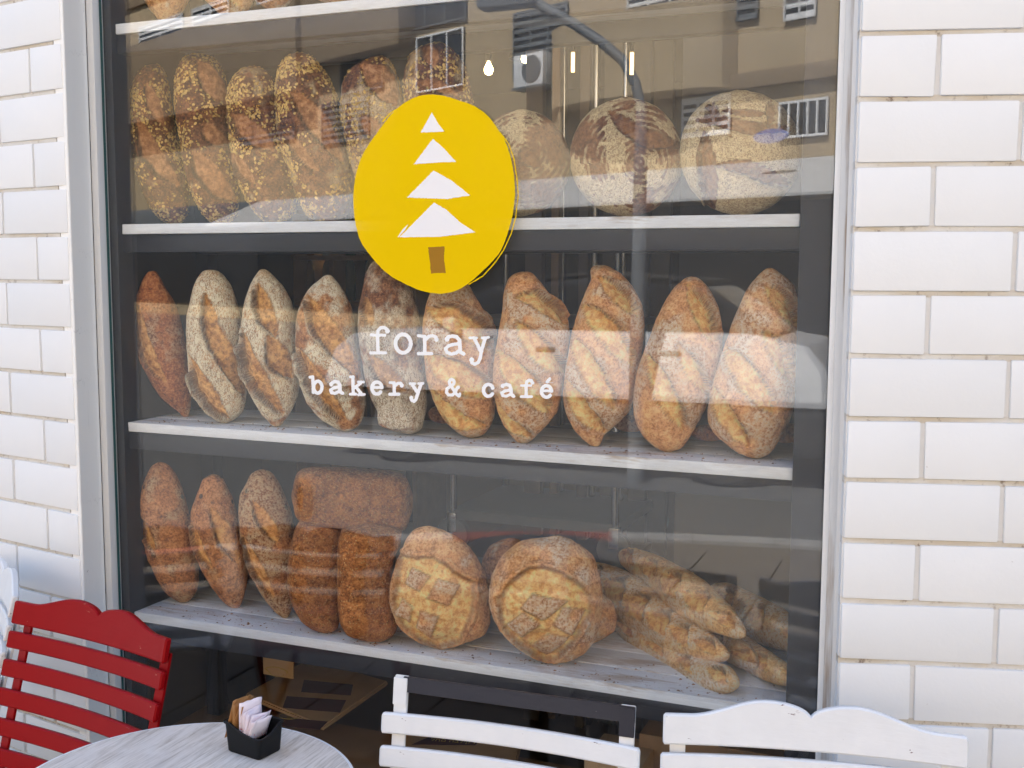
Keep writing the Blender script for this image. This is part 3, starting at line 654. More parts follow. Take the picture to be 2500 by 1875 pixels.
    for cut in cuts:
        pts, hw = cut[0], cut[1]; er = cut[2] if len(cut) > 2 else ear
        pts = conv(pts); hw = hw/2.6523
        d, t, sd_ = poly_dist(PX, PY, pts); lw = hw*np.clip(np.sin(np.pi*np.clip(t, .02, .98)), 0, 1)**.55*(1+.22*en2)+.5
        q = d/lw*sd_*er+.10*en; aq = np.abs(q); inside = sstep(1.04, .93, aq)*front
        disp = disp-inside*depth*1.25*(.22+.78*np.clip((q+1)/2, 0, 1)**1.6)+inside*depth*.4*en2
        disp = disp+front*depth*.55*np.exp(-((q-1.17)/.15)**2)*1.3*(t > .04)*(t < .96)
        LP = np.maximum(LP, front*np.exp(-((q-1.28)/.16)**2)*(t > .05)*(t < .95))
        SL = np.maximum(SL, inside); ED = np.maximum(ED, front*np.exp(-((q-1.0)/.11)**2)*.9*(t > .02)*(t < .98)); ED = np.maximum(ED, front*np.exp(-((q+1.0)/.10)**2)*.55)
    for pl in opens:
        pl = conv(pl); d, t, sd_ = poly_dist(PX, PY, pl, True); sgn = np.where(in_poly(PX, PY, pl), -d, d)/12+.35*en2+.2*en
        inside = sstep(.3, -.3, sgn)*front; disp = disp-inside*depth*.8+inside*depth*.4*en2; disp = disp+front*depth*.5*np.exp(-((sgn-.7)/.5)**2)
        SL = np.maximum(SL, inside); ED = np.maximum(ED, front*.6*np.exp(-((sgn-.15)/.3)**2))
    PA = np.zeros((nu, nv))
    for pl in patches:
        pl = conv(pl); d, t, sd_ = poly_dist(PX, PY, pl, True); sgn = np.where(in_poly(PX, PY, pl), -d, d)/5+.15*en
        inside = sstep(.35, -.35, sgn)*front; disp = disp+inside*depth*.55; SL = SL*(1-inside); PA = np.maximum(PA, inside)
        ED = np.maximum(ED*(1-inside*.7), front*.55*np.exp(-((sgn-.2)/.35)**2))
    G2 = G+N*disp[..., None]
    FL = np.clip(sstep(.86-flour, 1.10-flour, .5+.62*fbm(G*24+off+9, 3)+.14*en)*(1-SL*.93), 0, 1); FL = np.maximum(FL, PA*.8*sstep(-.2, .5, en2+.3))
    if style in ('rustic', 'fruit'): FL = np.maximum(FL, LP*.9)
    loc = p0.copy()
    V = (G2-loc).reshape(-1, 3); V = np.concatenate([V, [G2[0].mean(0)-loc], [G2[-1].mean(0)-loc]]); nV = nu*nv
    i = np.arange(nu-1)[:, None]*nv; j = np.arange(nv)[None]; jn = (j+1) % nv
    quads = np.stack([i+j, i+jn, i+nv+jn, i+nv+j], -1).reshape(-1, 4)
    Fc = [tuple(q) for q in quads.tolist()]+[(nV, int((k_+1) % nv), int(k_)) for k_ in range(nv)]+[(nV+1, (nu-1)*nv+int(k_), (nu-1)*nv+int((k_+1) % nv)) for k_ in range(nv)]
    me = mesh(V, Fc, True)
    bm = bmesh.new(); bm.from_mesh(me); bmesh.ops.recalc_face_normals(bm, faces=bm.faces[:]); bm.to_mesh(me); bm.free()
    colr = np.zeros((nV+2, 4)); colr[:nV, 0] = SL.ravel(); colr[:nV, 1] = FL.ravel(); colr[:nV, 2] = np.clip(ED, 0, 1).ravel(); colr[:, 3] = 1
    at_ = me.color_attributes.new('mask', 'FLOAT_COLOR', 'POINT'); at_.data.foreach_set('color', colr.ravel().astype(np.float32))
    if rings is not None:
        cxp, cyp = tpx(tile, rings[0], rings[1]); rr = np.hypot(PX-cxp, (PY-cyp))/(rings[2]/2.6523)+.012*np.arctan2(PY-cyp, PX-cxp)
        ra = me.attributes.new('ring', 'FLOAT', 'POINT'); ra.data.foreach_set('value', np.concatenate([rr.ravel(), [1, 1]]).astype(np.float32))
    ob_ = link(name, me, BR[style], None, tuple(loc)); tag(ob_, label, cat, group)
    if oats:                                     # pressed-on oat flakes and seeds
        r2 = np.random.default_rng(100+seed); dens = np.clip(sstep(-.25, .35, fbm(G*22+off+31, 3)), .06, 1)*(1-SL)**2*front; pr = dens*w[:, None]; pr = (pr/pr.sum()).ravel()
        idx = r2.choice(nu*nv, size=oats, p=pr); Pt = G2.reshape(-1, 3)[idx]-loc; Nm = N.reshape(-1, 3)[idx]
        Pt = Pt+r2.normal(0, .0016, Pt.shape)*(1-np.abs(Nm)); VV = []; FF = []; CC = []
        for p_, n_ in zip(Pt, Nm):
            a = np.cross(n_, r2.normal(size=3)); a /= np.linalg.norm(a); b = np.cross(n_, a); big = r2.random() < .5
            la, lb = ((r2.uniform(.0032, .0050), r2.uniform(.0021, .0032)) if big else (r2.uniform(.0014, .0024), r2.uniform(.001, .0016)))
            tilt = n_*r2.uniform(-.35, .35)*la; k0 = len(VV); q0 = p_+n_*.0007; VV.append(q0+n_*.0013)
            for t in range(7):
                th = 2*math.pi*t/7; VV.append(q0+a*la*math.cos(th)+b*lb*math.sin(th)+tilt*math.cos(th)-n_*.0003)
            FF += [(k0, k0+1+t, k0+1+(t+1) % 7) for t in range(7)]
            cc = np.array((.68, .44, .14) if big else (.58, .32, .06))*r2.uniform(.55, 1.15); CC += [(*cc, 1)]*8
        me2 = mesh(VV, FF, True); a2 = me2.color_attributes.new('tint', 'FLOAT_COLOR', 'POINT'); a2.data.foreach_set('color', np.array(CC, np.float32).ravel())
        tag(link('oat_flakes', me2, MT['flake'], ob_), kind='stuff')
    return ob_
def ell(cx, cy, rx, ry, wob=0): return [(cy-ry*math.cos(t), cx-rx*math.sin(t)*(1+wob*math.sin(3*t)), cx+rx*math.sin(t)*(1+wob*math.cos(2*t))) for t in np.linspace(.16, math.pi-.16, 15)]

# top shelf: only the lower ends show
YT = .15
loaf('long_loaf', 1, [(130,1030,1110),(100,1005,1160),(50,960,1195),(0,930,1225),(-100,880,1250),(-250,850,1260),(-400,860,1240),(-550,920,1180),(-620,1000,1100)], 'gold', 'golden pointed loaf on the topmost shelf, leftmost of its row', y=YT, seed=1, flour=.3, nu=70, nv=80)
loaf('long_loaf', 1, [(95,1430,1560),(60,1390,1610),(0,1330,1645),(-100,1280,1670),(-300,1270,1680),(-500,1350,1620),(-600,1430,1540)], 'gold', 'golden loaf on the topmost shelf, second from the left', y=YT, seed=2, flour=.3, nu=70, nv=80, cuts=[([(1400,-150),(1500,-40),(1560,60)],60)])
loaf('long_loaf', 1, [(60,1740,1820),(30,1690,1865),(0,1655,1890),(-100,1600,1920),(-300,1590,1920),(-500,1650,1860),(-600,1720,1800)], 'rustic', 'pale floured loaf on the topmost shelf, third from the left', y=YT, seed=3, flour=.5, nu=70, nv=80)
loaf('long_loaf', 1, [(15,2110,2250),(0,2060,2290),(-100,1990,2350),(-300,2000,2360),(-500,2100,2260),(-560,2150,2220)], 'gold', 'golden loaf tip on the topmost shelf, fourth from the left', y=YT, seed=4, flour=.3, nu=70, nv=80)
# second shelf: six oat loaves, three round ones
YB = .14; OATG = 'oat crusted loaves'
loaf('oat_loaf', 1, [(423,960,1030),(450,910,1060),(500,870,1080),(600,840,1100),(700,825,1115),(800,822,1130),(900,832,1150),(1000,850,1175),(1100,872,1200),(1200,905,1225),(1300,950,1230),(1380,1000,1220),(1440,1070,1180)], 'oat', 'slender oat crusted loaf at the left end of its shelf', y=YB+.02, seed=11, oats=1000, flour=.16, cuts=[([(950,560),(1000,700),(1060,820)],45),([(890,780),(980,1000),(1150,1200)],62)], group=OATG)
loaf('oat_loaf', 1, [(357,1220,1330),(380,1180,1390),(430,1145,1430),(520,1128,1465),(650,1128,1490),(800,1140,1500),(900,1160,1510),(1000,1175,1530),(1100,1200,1545),(1200,1225,1550),(1300,1260,1555),(1400,1320,1530),(1445,1380,1480)], 'oat', 'tall oat crusted loaf, second from the left of its shelf', y=YB+.01, seed=12, oats=1000, flour=.16, cuts=[([(1290,420),(1370,540),(1460,680)],80),([(1320,820),(1400,900),(1470,930)],60),([(1260,1000),(1400,1200),(1520,1300)],75)], group=OATG)
loaf('oat_loaf', 1, [(435,1590,1680),(470,1530,1740),(550,1480,1790),(650,1460,1820),(750,1465,1850),(850,1480,1875),(950,1490,1895),(1050,1500,1910),(1150,1530,1930),(1250,1570,1945),(1350,1630,1930),(1425,1700,1860)], 'oat', 'shorter pale oat crusted loaf, third from the left of its shelf', y=YB, seed=13, oats=1300, flour=.2, cuts=[([(1500,760),(1640,880),(1770,980)],70),([(1500,1000),(1560,1090),(1640,1190)],42)], group=OATG)
loaf('oat_loaf', 1, [(350,1890,1990),(380,1840,2040),(450,1800,2090),(550,1785,2150),(650,1778,2190),(800,1785,2210),(900,1800,2230),(1000,1830,2250),(1100,1870,2270),(1200,1900,2280),(1300,1940,2285),(1380,1980,2260),(1430,2040,2180)], 'oat', 'large oat crusted loaf with a white flour spot, fourth from the left', y=YB-.01, seed=14, oats=1400, flour=.3, cuts=[([(1900,620),(2020,760),(2120,900),(2210,1040)],72),([(1850,880),(1960,1020),(2060,1120)],40)], group=OATG)
loaf('oat_loaf', 2, [(368,200,280),(400,120,320),(450,50,345),(550,0,380),(650,-10,400),(750,-10,420),(900,20,440),(1050,60,460),(1200,100,480),(1300,140,480),(1400,200,440),(1430,250,400)], 'oat', 'floury oat crusted loaf partly behind the left of the yellow oval', y=YB, seed=15, oats=900, flour=.5, cuts=[([(140,440),(260,540),(350,680)],95),([(130,780),(200,850),(260,900)],60)], group=OATG)
loaf('oat_loaf', 2, [(285,570,660),(310,500,710),(360,440,760),(430,410,800),(520,400,830),(620,405,850),(720,415,860),(900,430,870),(1100,460,880),(1250,500,880),(1350,560,850),(1420,640,780)], 'oat', 'tallest oat crusted loaf, rising above the top of the yellow oval', y=YB+.02, seed=16, oats=1000, flour=.22, cuts=[([(540,310),(580,380),(600,450)],60),([(500,560),(620,580),(740,640)],38)], group=OATG)
loaf('round_loaf', 2, ell(1165,1055,315,343), 'boule', 'round ringed rye loaf half behind the right edge of the yellow oval', y=YB+.03, seed=21, ratio=.5, rings=(1190,1000,330), flour=.44, lump=.02, depth=.006, cuts=[([(1170,960),(1200,1030),(1290,1090)],45)], nu=130, nv=150)
loaf('round_loaf', 2, ell(1845,1018,366,382), 'boule', 'round ringed rye loaf, middle one of the three round loaves', y=YB+.02, seed=22, ratio=.5, rings=(1930,1070,370), flour=.60, lump=.02, depth=.007, cuts=[([(1740,740),(1870,860),(2000,920),(2200,950)],58),([(1930,930),(1950,1010)],30)], nu=130, nv=150)
loaf('round_loaf', 3, ell(375,988,396,402), 'boule', 'pale flour coated round loaf with star cracks at the right end', y=YB+.02, seed=23, ratio=.5, rings=(420,1000,390), flour=.98, lump=.025, depth=.010, cuts=[([(100,790),(230,800),(420,850),(690,850)],42),([(190,680),(195,760),(180,830)],38),([(150,880),(165,1100),(195,1370)],52),([(240,1085),(420,1100),(560,1160),(700,1200)],46),([(270,735),(420,752),(540,762)],22),([(572,660),(568,740),(560,830)],28)], nu=130, nv=150)
# third shelf: ten long loaves
SC_ = ZS['c']
G3 = 'long loaves behind the lettering'
loaf('long_loaf', 4, [(100,960,1010),(150,925,1045),(200,905,1065),(300,875,1130),(400,863,1165),(500,870,1190),(600,890,1205),(700,915,1215),(800,960,1228),(900,1030,1238),(960,1090,1238),(1000,1150,1230),(1038,1185,1222)], 'dark', 'smooth reddish brown spindle loaf, leftmost in the row of ten', shelf=SC_, seed=31, flour=.30, cuts=[([(885,330),(925,520),(985,690),(1070,800)],46)], group=G3)
loaf('long_loaf', 4, [(103,1310,1415),(150,1275,1465),(200,1250,1500),(300,1230,1535),(400,1208,1555),(500,1205,1565),(600,1208,1572),(700,1212,1580),(800,1225,1590),(900,1265,1597),(1000,1330,1575),(1040,1370,1545),(1072,1420,1490)], 'rustic', 'cracked white floured loaf with flat top, second in the row of ten', shelf=SC_, seed=32, flour=.82, cuts=[([(1330,255),(1370,450),(1450,620),(1540,790),(1590,900)],66),([(1215,640),(1290,800),(1390,950),(1470,1040)],56)], depth=.014, group=G3)
loaf('long_loaf', 4, [(85,1690,1720),(130,1650,1775),(200,1612,1840),(300,1580,1890),(400,1562,1910),(500,1545,1918),(600,1540,1925),(700,1555,1935),(800,1580,1945),(900,1620,1930),(1000,1680,1890),(1060,1730,1850),(1098,1760,1820)], 'rustic', 'floured loaf with pointed tip and three open cuts, third in the row of ten', shelf=SC_, seed=33, flour=.72, cuts=[([(1670,190),(1720,370),(1790,500)],62),([(1740,520),(1800,640),(1890,770)],75),([(1560,480),(1610,680),(1700,840),(1830,1010)],62)], depth=.014, group=G3)
loaf('long_loaf', 4, [(125,2105,2140),(160,2060,2175),(200,2010,2205),(260,1970,2245),(350,1930,2285),(450,1915,2305),(550,1913,2320),(650,1915,2332),(750,1925,2345),(850,1945,2358),(950,1985,2370),(1050,2070,2352),(1100,2150,2322),(1130,2210,2270)], 'rustic', 'brown floured loaf above the start of the lower lettering, fourth in the row', shelf=SC_, seed=34, flour=.52, cuts=[([(1990,260),(2090,430),(2190,580),(2300,740)],70),([(1930,600),(2030,780),(2140,930),(2230,1040)],62)], depth=.014, group=G3)
loaf('long_loaf', 5, [(30,200,270),(80,175,340),(150,150,420),(250,130,470),(350,113,495),(450,107,510),(550,110,520),(650,122,535),(750,140,545),(850,160,552),(950,200,552),(1000,228,550),(1050,228,540),(1100,235,530),(1145,380,490)], 'seeded', 'dark crackled rye loaf under the oval and the first letters, fifth in the row', shelf=SC_, seed=35, flour=.55, cuts=[([(160,270),(170,350),(200,440)],36),([(180,640),(280,760),(410,850)],68)], lump=.08, group=G3)
loaf('long_loaf', 5, [(120,640,760),(160,605,810),(230,580,850),(330,545,910),(430,528,960),(530,522,985),(630,530,995),(730,540,1000),(830,555,1000),(930,590,995),(1030,640,985),(1100,700,965),(1150,760,930),(1172,810,880)], 'gold', 'yellow golden loaf with broad cuts just right of the dark rye loaf', shelf=SC_, seed=36, flour=.42, ear=1, cuts=[([(570,340),(720,400),(860,470),(985,570)],88),([(550,640),(700,740),(880,830),(990,900)],88),([(560,830),(640,960),(760,1060),(930,1090)],62)], depth=.014, group=G3)
loaf('long_loaf', 5, [(113,1120,1235),(150,1080,1275),(220,1055,1330),(320,1040,1410),(400,1030,1465),(500,1012,1478),(600,1000,1465),(700,985,1450),(800,980,1440),(900,985,1425),(1000,1005,1400),(1080,1040,1340),(1150,1090,1270),(1205,1140,1210)], 'gold', 'golden loaf behind the end of the lower lettering, seventh in the row of ten', shelf=SC_, seed=37, flour=.40, ear=1, cuts=[([(1130,260),(1250,270),(1360,340),(1450,430)],50),([(1140,430),(1260,580),(1350,670),(1460,740)],72),([(1020,620),(1150,790),(1340,990)],84),([(990,930),(1070,1070),(1230,1160)],48)], depth=.014, group=G3)
loaf('long_loaf', 5, [(67,1625,1720),(100,1610,1790),(150,1618,1850),(200,1595,1890),(300,1550,1945),(400,1520,1960),(500,1490,1960),(600,1470,1950),(700,1450,1935),(800,1435,1920),(900,1428,1905),(1000,1445,1870),(1080,1480,1790),(1150,1530,1700),(1200,1575,1680),(1228,1620,1665)], 'gold', 'golden loaf with a hooked tip, eighth in the row of ten', shelf=SC_, seed=38, flour=.44, ear=1, cuts=[([(1670,140),(1790,240),(1910,370)],52),([(1570,320),(1720,480),(1880,680)],76),([(1490,520),(1600,720),(1760,960)],70),([(1450,800),(1560,990),(1700,1120)],62)], depth=.014, group=G3)
loaf('long_loaf', 6, [(137,40,100),(170,-10,140),(230,-70,185),(330,-130,235),(430,-175,255),(530,-215,262),(630,-255,255),(730,-285,235),(830,-305,210),(930,-315,170),(1030,-310,130),(1100,-290,90),(1180,-240,45),(1240,-170,0),(1262,-120,-60)], 'gold', 'golden loaf with a burnt hole near its tip, ninth in the row of ten', shelf=SC_, seed=39, flour=.42, ear=1, cuts=[([(40,190),(120,350),(215,560)],62),([(-225,640),(-115,880),(10,1100)],66),([(-30,560),(60,720),(160,880)],46)], depth=.014, group=G3)
loaf('long_loaf', 6, [(80,545,600),(100,510,625),(150,470,690),(200,420,730),(300,375,755),(400,330,765),(500,300,768),(600,262,768),(700,235,765),(800,205,755),(900,175,740),(1000,163,720),(1080,175,690),(1150,215,650),(1220,290,610),(1270,360,575),(1298,420,540)], 'gold', 'large golden loaf with a curled tip against the right post', shelf=SC_, seed=40, flour=.46, ear=1, cuts=[([(540,190),(660,310),(750,450)],56),([(530,480),(620,620),(700,790)],52),([(270,590),(430,780),(590,990)],78),([(180,820),(270,1000),(420,1200)],62)], depth=.014, group=G3)
# a few loaves lying at the back of the third shelf
for i, (x0, x1, yt, yb, t) in enumerate(((560, 760, 960, 1085, 5), (1180, 1330, 930, 1060, 5), (1760, 1990, 1030, 1140, 5), (60, 300, 1090, 1200, 6), (560, 790, 1080, 1210, 6))):
    h = (yb-yt)/2; mid = (x0+x1)/2
    loaf('back_loaf', t, [(x, yt+h-h*math.sqrt(max(.05, 1-((x-mid)/(x1-mid)/1.02)**2)), yt+h+h*math.sqrt(max(.05, 1-((x-mid)/(x1-mid)/1.02)**2))) for x in np.linspace(x0, x1, 11)], 'dark',
         'dark loaf lying flat at the back of the shelf, '+('under the dark rye loaf', 'between the sixth and seventh loaf', 'between the eighth and ninth loaf', 'between the ninth and tenth loaf', 'beside the right post')[i], y=.25, seed=60+i, nu=50, nv=50, axis='x')
# lowest shelf
SD_ = ZS['d']; GF = 'dark fruit loaves'
loaf('fruit_loaf', 7, [(-318,1010,1070),(-290,975,1110),(-230,945,1150),(-150,915,1185),(-80,905,1205),(0,905,1225),(100,915,1250),(200,930,1265),(300,955,1280),(400,1000,1290),(500,1055,1280),(550,1110,1250),(578,1160,1215)], 'fruit', 'brown fruit loaf with raisins, leftmost on the lowest shelf', shelf=SD_, seed=51, flour=.42, cuts=[([(920,40),(950,130),(1000,220)],34)], group=GF)
loaf('fruit_loaf', 7, [(-240,1360,1410),(-210,1310,1450),(-150,1290,1480),(-100,1270,1505),(0,1235,1535),(100,1228,1560),(200,1240,1580),(300,1270,1595),(400,1320,1605),(500,1385,1590),(570,1440,1570),(612,1490,1545)], 'fruit', 'reddish fruit loaf, second on the lowest shelf and shorter than its neighbours', shelf=SD_, seed=52, flour=.34, cuts=[([(1370,-40),(1460,130),(1540,290)],52),([(1240,60),(1290,210),(1370,350)],30)], group=GF)
loaf('fruit_loaf', 7, [(-270,1670,1730),(-240,1620,1770),(-180,1590,1810),(-100,1550,1845),(0,1545,1885),(100,1550,1905),(200,1565,1915),(300,1590,1920),(400,1620,1915),(500,1670,1905),(600,1740,1895),(660,1800,1875),(680,1830,1865)], 'fruit', 'white floured fruit loaf beside the brown tin loaves', shelf=SD_, seed=53, flour=.66, cuts=[([(1640,-90),(1740,60),(1800,160)],46),([(1570,140),(1650,320),(1770,520)],44)], group=GF)
GT = 'brown bran tin loaves'
loaf('tin_loaf', 7, [(50,1950,2180),(100,1910,2212),(200,1882,2225),(300,1866,2222),(400,1858,2215),(500,1862,2208),(600,1890,2203),(700,1950,2197),(750,2020,2185),(768,2070,2150)], 'bran', 'brown bran tin loaf standing upright, the left one of two', shelf=SD_, seed=54, e=2.7, lump=.035, group=GT)
loaf('tin_loaf', 8, [(120,-5,395),(200,-25,388),(300,-30,345),(400,-30,325),(500,-30,330),(600,-28,350),(700,-15,375),(780,30,345),(815,110,290)], 'bran', 'brown bran tin loaf standing upright, beside the scored round loaf', shelf=SD_, seed=55, e=2.7, lump=.035, group=GT)
sx = lambda v: v*2.6523
loaf('tin_loaf', 1, [(sx(a), sx(b), sx(c_)) for a, b, c_ in ((716,1190,1235),(722,1160,1258),(735,1147,1272),(760,1141,1280),(850,1143,1290),(940,1150,1299),(975,1155,1298),(992,1165,1285),(1000,1185,1260))], 'bran', 'brown bran tin loaf lying across the two upright ones', y=.10, seed=56, e=3.2, lump=.03, axis='x', group=GT, ratio=.9)
loaf('round_loaf', 8, [(100,520,590),(130,460,690),(170,425,770),(230,400,840),(300,375,885),(400,345,930),(500,320,950),(600,330,962),(700,365,965),(780,430,940),(830,530,840),(853,590,770)], 'gold', 'golden round loaf scored with four floury squares, next to the tin loaves', shelf=SD_, seed=57, ratio=.6, flour=.24, depth=.010, nu=130, nv=150,
     opens=[[(390,270),(600,260),(760,370),(850,420),(840,600),(760,780),(620,850),(520,790),(400,700),(350,560),(370,400)]], patches=[[(455,330),(570,370),(500,465),(405,425)],[(625,390),(765,430),(690,555),(555,510)],[(385,530),(455,575),(435,680),(360,625)],[(510,595),(625,625),(575,775),(485,710)]])
loaf('round_loaf', 8, [(172,1340,1440),(195,1150,1500),(230,1100,1560),(300,1020,1630),(400,970,1670),(500,955,1685),(600,960,1690),(700,985,1680),(800,1050,1650),(880,1150,1600),(930,1250,1540),(960,1320,1480)], 'gold', 'larger golden round loaf with a crescent split and diamond scoring', shelf=SD_, seed=58, ratio=.6, flour=.42, depth=.011, nu=130, nv=150,
     opens=[[(1030,640),(1030,520),(1110,400),(1230,320),(1290,310),(1430,350),(1560,440),(1610,520),(1600,620),(1500,770),(1390,920),(1300,930),(1180,840),(1060,720)]], patches=[[(1240,475),(1460,525),(1310,640),(1165,570)],[(1180,600),(1285,670),(1160,775),(1065,690)],[(1440,560),(1590,590),(1490,745),(1375,670)],[(1335,735),(1470,760),(1330,910),(1215,835)]])
loaf('back_loaf', 8, [(540,1500,1700),(600,1450,1760),(680,1440,1785),(760,1450,1770),(830,1500,1660)], 'gold', 'golden loaf peeking out to the right behind the diamond scored round loaf', y=.24, seed=59, nu=60, nv=60)
loaf('back_loaf', 8, [(175,1060,1140),(220,960,1190),(280,920,1220),(350,900,1230),(450,900,1240),(600,920,1230)], 'rustic', 'dull loaf behind and between the two scored round loaves', y=.26, seed=70, nu=60, nv=60)
# baguettes: laid from the back left to the front right
def baguette(p, q, z0, z1, rows, label, seed, flour, cuts_n=5):
    a = at_z(p[0], p[1], z0); b = at_z(q[0], q[1], z1); n = np.cross(b-a, (0, 0, 1)); n /= np.linalg.norm(n)
    if np.dot(n, CAM-a) < 0: n = -n
    R_ = np.array(rows, float); cuts = []
    for k in range(cuts_n):
        xc = R_[0, 0]+(R_[-1, 0]-R_[0, 0])*(.13+.76*k/max(1, cuts_n-1)); yt = np.interp(xc, R_[:, 0], R_[:, 1]); yb = np.interp(xc, R_[:, 0], R_[:, 2]); h = yb-yt
        cuts.append(([(sx(xc-20), sx(yt+.10*h-6)), (sx(xc), sx(yt+.20*h)), (sx(xc+20), sx(yt+.52*h+6))], sx(.15*h), 1))
    return loaf('baguette', 1, [(sx(x), sx(y0), sx(y1)) for x, y0, y1 in rows], 'baguette', label, 'baguette', base=(a+b)/2, nrm=n, seed=seed, flour=flour, axis='x', cuts=cuts, depth=.0065, lump=.03, nu=150, nv=72, ratio=.95, group='pile of baguettes')
baguette((1500, 1500), (1788, 1665), .712, .708, [(1505,1500,1525),(1513,1498,1540),(1550,1520,1578),(1588,1545,1601),(1626,1567,1622),(1666,1588,1645),(1704,1603,1669),(1741,1615,1689),(1772,1626,1694),(1794,1650,1684),(1801,1663,1674)], 'lowest baguette of the pile, resting on the shelf nearest the front', 81, .62, 4)
baguette((1680, 1500), (1842, 1622), .720, .716, [(1690,1495,1535),(1705,1498,1560),(1741,1520,1588),(1779,1548,1612),(1817,1569,1632),(1836,1593,1636),(1848,1617,1629)], 'middle baguette whose tip pokes out between two others', 82, .5, 3)
baguette((1780, 1545), (1952, 1672), .725, .716, [(1790,1540,1590),(1805,1545,1612),(1836,1568,1640),(1873,1591,1661),(1911,1617,1674),(1945,1633,1674),(1962,1648,1666)], 'short end of a golden baguette at the right post, under the pile', 83, .30, 3)
baguette((1455, 1395), (1770, 1590), .77, .752, [(1440,1372,1400),(1455,1372,1430),(1471,1377,1454),(1509,1389,1499),(1550,1413,1531),(1588,1444,1557),(1626,1476,1580),(1666,1508,1602),(1704,1531,1613),(1741,1557,1617),(1768,1584,1614),(1778,1595,1606)], 'floury baguette starting behind the diamond scored round loaf', 84, .60, 6)
baguette((1690, 1395), (1975, 1570), .755, .750, [(1690,1398,1430),(1704,1397,1462),(1741,1410,1492),(1779,1425,1520),(1817,1443,1542),(1854,1461,1565),(1892,1479,1581),(1926,1506,1590),(1960,1535,1598),(1985,1562,1592)], 'thick baguette at the back right, cut off by the post', 85, .55, 4)
baguette((1530, 1352), (1808, 1540), .815, .80, [(1517,1346,1360),(1531,1337,1382),(1569,1344,1414),(1607,1359,1441),(1645,1380,1472),(1666,1390,1499),(1704,1416,1521),(1741,1450,1540),(1779,1486,1553),(1805,1520,1560),(1818,1545,1555)], 'topmost golden baguette of the pile', 86, .40, 5)
# ------------------------------------------------------------------ vinyl logo and lettering on the inside of the pane
def fill_me(field, x0, y0, x1, y1, cell, yplane):
    nx, ny = int((x1-x0)/cell)+2, int((y1-y0)/cell)+2
    gx = x0+np.arange(nx)*cell; gy = y0+np.arange(ny)*cell; X, Y = np.meshgrid(gx, gy); Fv = field(X, Y)
    V = []; idx = {}; Fc = []
    def corner(i, j):
        k = (i, j)
        if k not in idx: idx[k] = len(V); V.append((gx[i], gy[j]))
        return idx[k]
    def edge(i, j, i2, j2):
        k = (i, j, i2, j2) if (i, j) < (i2, j2) else (i2, j2, i, j)
        if k not in idx:
            a, b = Fv[k[1], k[0]], Fv[k[3], k[2]]; t = a/(a-b)
            idx[k] = len(V); V.append((gx[k[0]]+(gx[k[2]]-gx[k[0]])*t, gy[k[1]]+(gy[k[3]]-gy[k[1]])*t))
        return idx[k]
    ins = Fv < 0; cnt = ins[:-1, :-1].astype(int)+ins[1:, :-1]+ins[:-1, 1:]+ins[1:, 1:]
    for j, i in zip(*np.nonzero(cnt)):
        cs = [(i, j), (i, j+1), (i+1, j+1), (i+1, j)]; f = []
        for k in range(4):
            a, b = cs[k], cs[(k+1) % 4]; ia, ib = ins[a[1], a[0]], ins[b[1], b[0]]
            if ia: f.append(corner(*a))
            if ia != ib: f.append(edge(*a, *b))
        if len(f) > 2: Fc.append(f)
    P = np.array(V); W3 = at_y(P[:, 0], P[:, 1], yplane)
    return W3, Fc
def n2(X, Y, s, k): return fbm(np.stack([X*s, Y*s, 0*X+k], -1), 2)
LW = mat_vinyl('white_vinyl', (.96, .96, .96), .98, .10); YV = mat_vinyl('yellow_vinyl', (.90, .60, .004), .95, .1); WV = mat_vinyl('white_cut_vinyl', (.94, .93, .95), .94, .1); BV = mat_vinyl('brown_vinyl', (.40, .20, .03), .9, .1)
YD = -.0004; YL = -.0004
def decal(name, field, bb, cell, mat, parent, y):
    W3, Fc = fill_me(field, *bb, cell, y); c = Vector(parent.location)
    return link(name, mesh(W3-np.array(c), Fc), mat, parent)
cen = at_y(1060, 470, YD)
lg = empty('window_logo', cen, 0, 'yellow oval vinyl logo with a white fir tree on the window', 'logo')
LS = 3.1907; lgp = lambda pts: [(850+x/LS, 210+y/LS) for x, y in pts]
def smooth(pts, n=8):
    P = [np.array(p) for p in pts]; o = []; m = len(P)
    for i in range(m):
        a, b, c, d = P[i-1], P[i], P[(i+1) % m], P[(i+2) % m]
        for k in range(n):
            t = k/n; o.append(tuple(.5*((2*b)+(c-a)*t+(2*a-5*b+4*c-d)*t*t+(3*b-a-3*c+d)*t**3)))
    return o
def poly_field(pl, amp, fr, k):
    def f(X, Y):
        d, t, s = poly_dist(X, Y, pl, True); return np.where(in_poly(X, Y, pl), -d, d)+amp*n2(X, Y, fr, k)+amp*.5*n2(X, Y, fr*4, k+5)
    return f
oval = smooth(lgp([(650,65),(770,82),(870,115),(980,155),(1080,225),(1170,340),(1240,470),(1285,650),(1300,830),(1285,980),(1255,1110),(1190,1280),(1090,1400),(970,1510),(850,1590),(720,1618),(570,1595),(420,1530),(290,1450),(190,1340),(100,1215),(55,1060),(40,880),(55,720),(90,590),(150,470),(250,330),(340,215),(440,130),(540,82)]), 5)
decal('oval', poly_field(oval, .7, .12, 1), (855, 222, 1266, 724), 2.2, YV, lg, YL)
def stroke_field(strokes, amp, fr, k):
    def f(X, Y):
        r = np.full(X.shape, 1e9)
        for pts, hw in strokes:
            if len(pts) == 1: d = np.hypot(X-pts[0][0], Y-pts[0][1])
            else: d = poly_dist(X, Y, pts)[0]
            r = np.minimum(r, d-hw)
        return r+amp*n2(X, Y, fr, k)
    return f
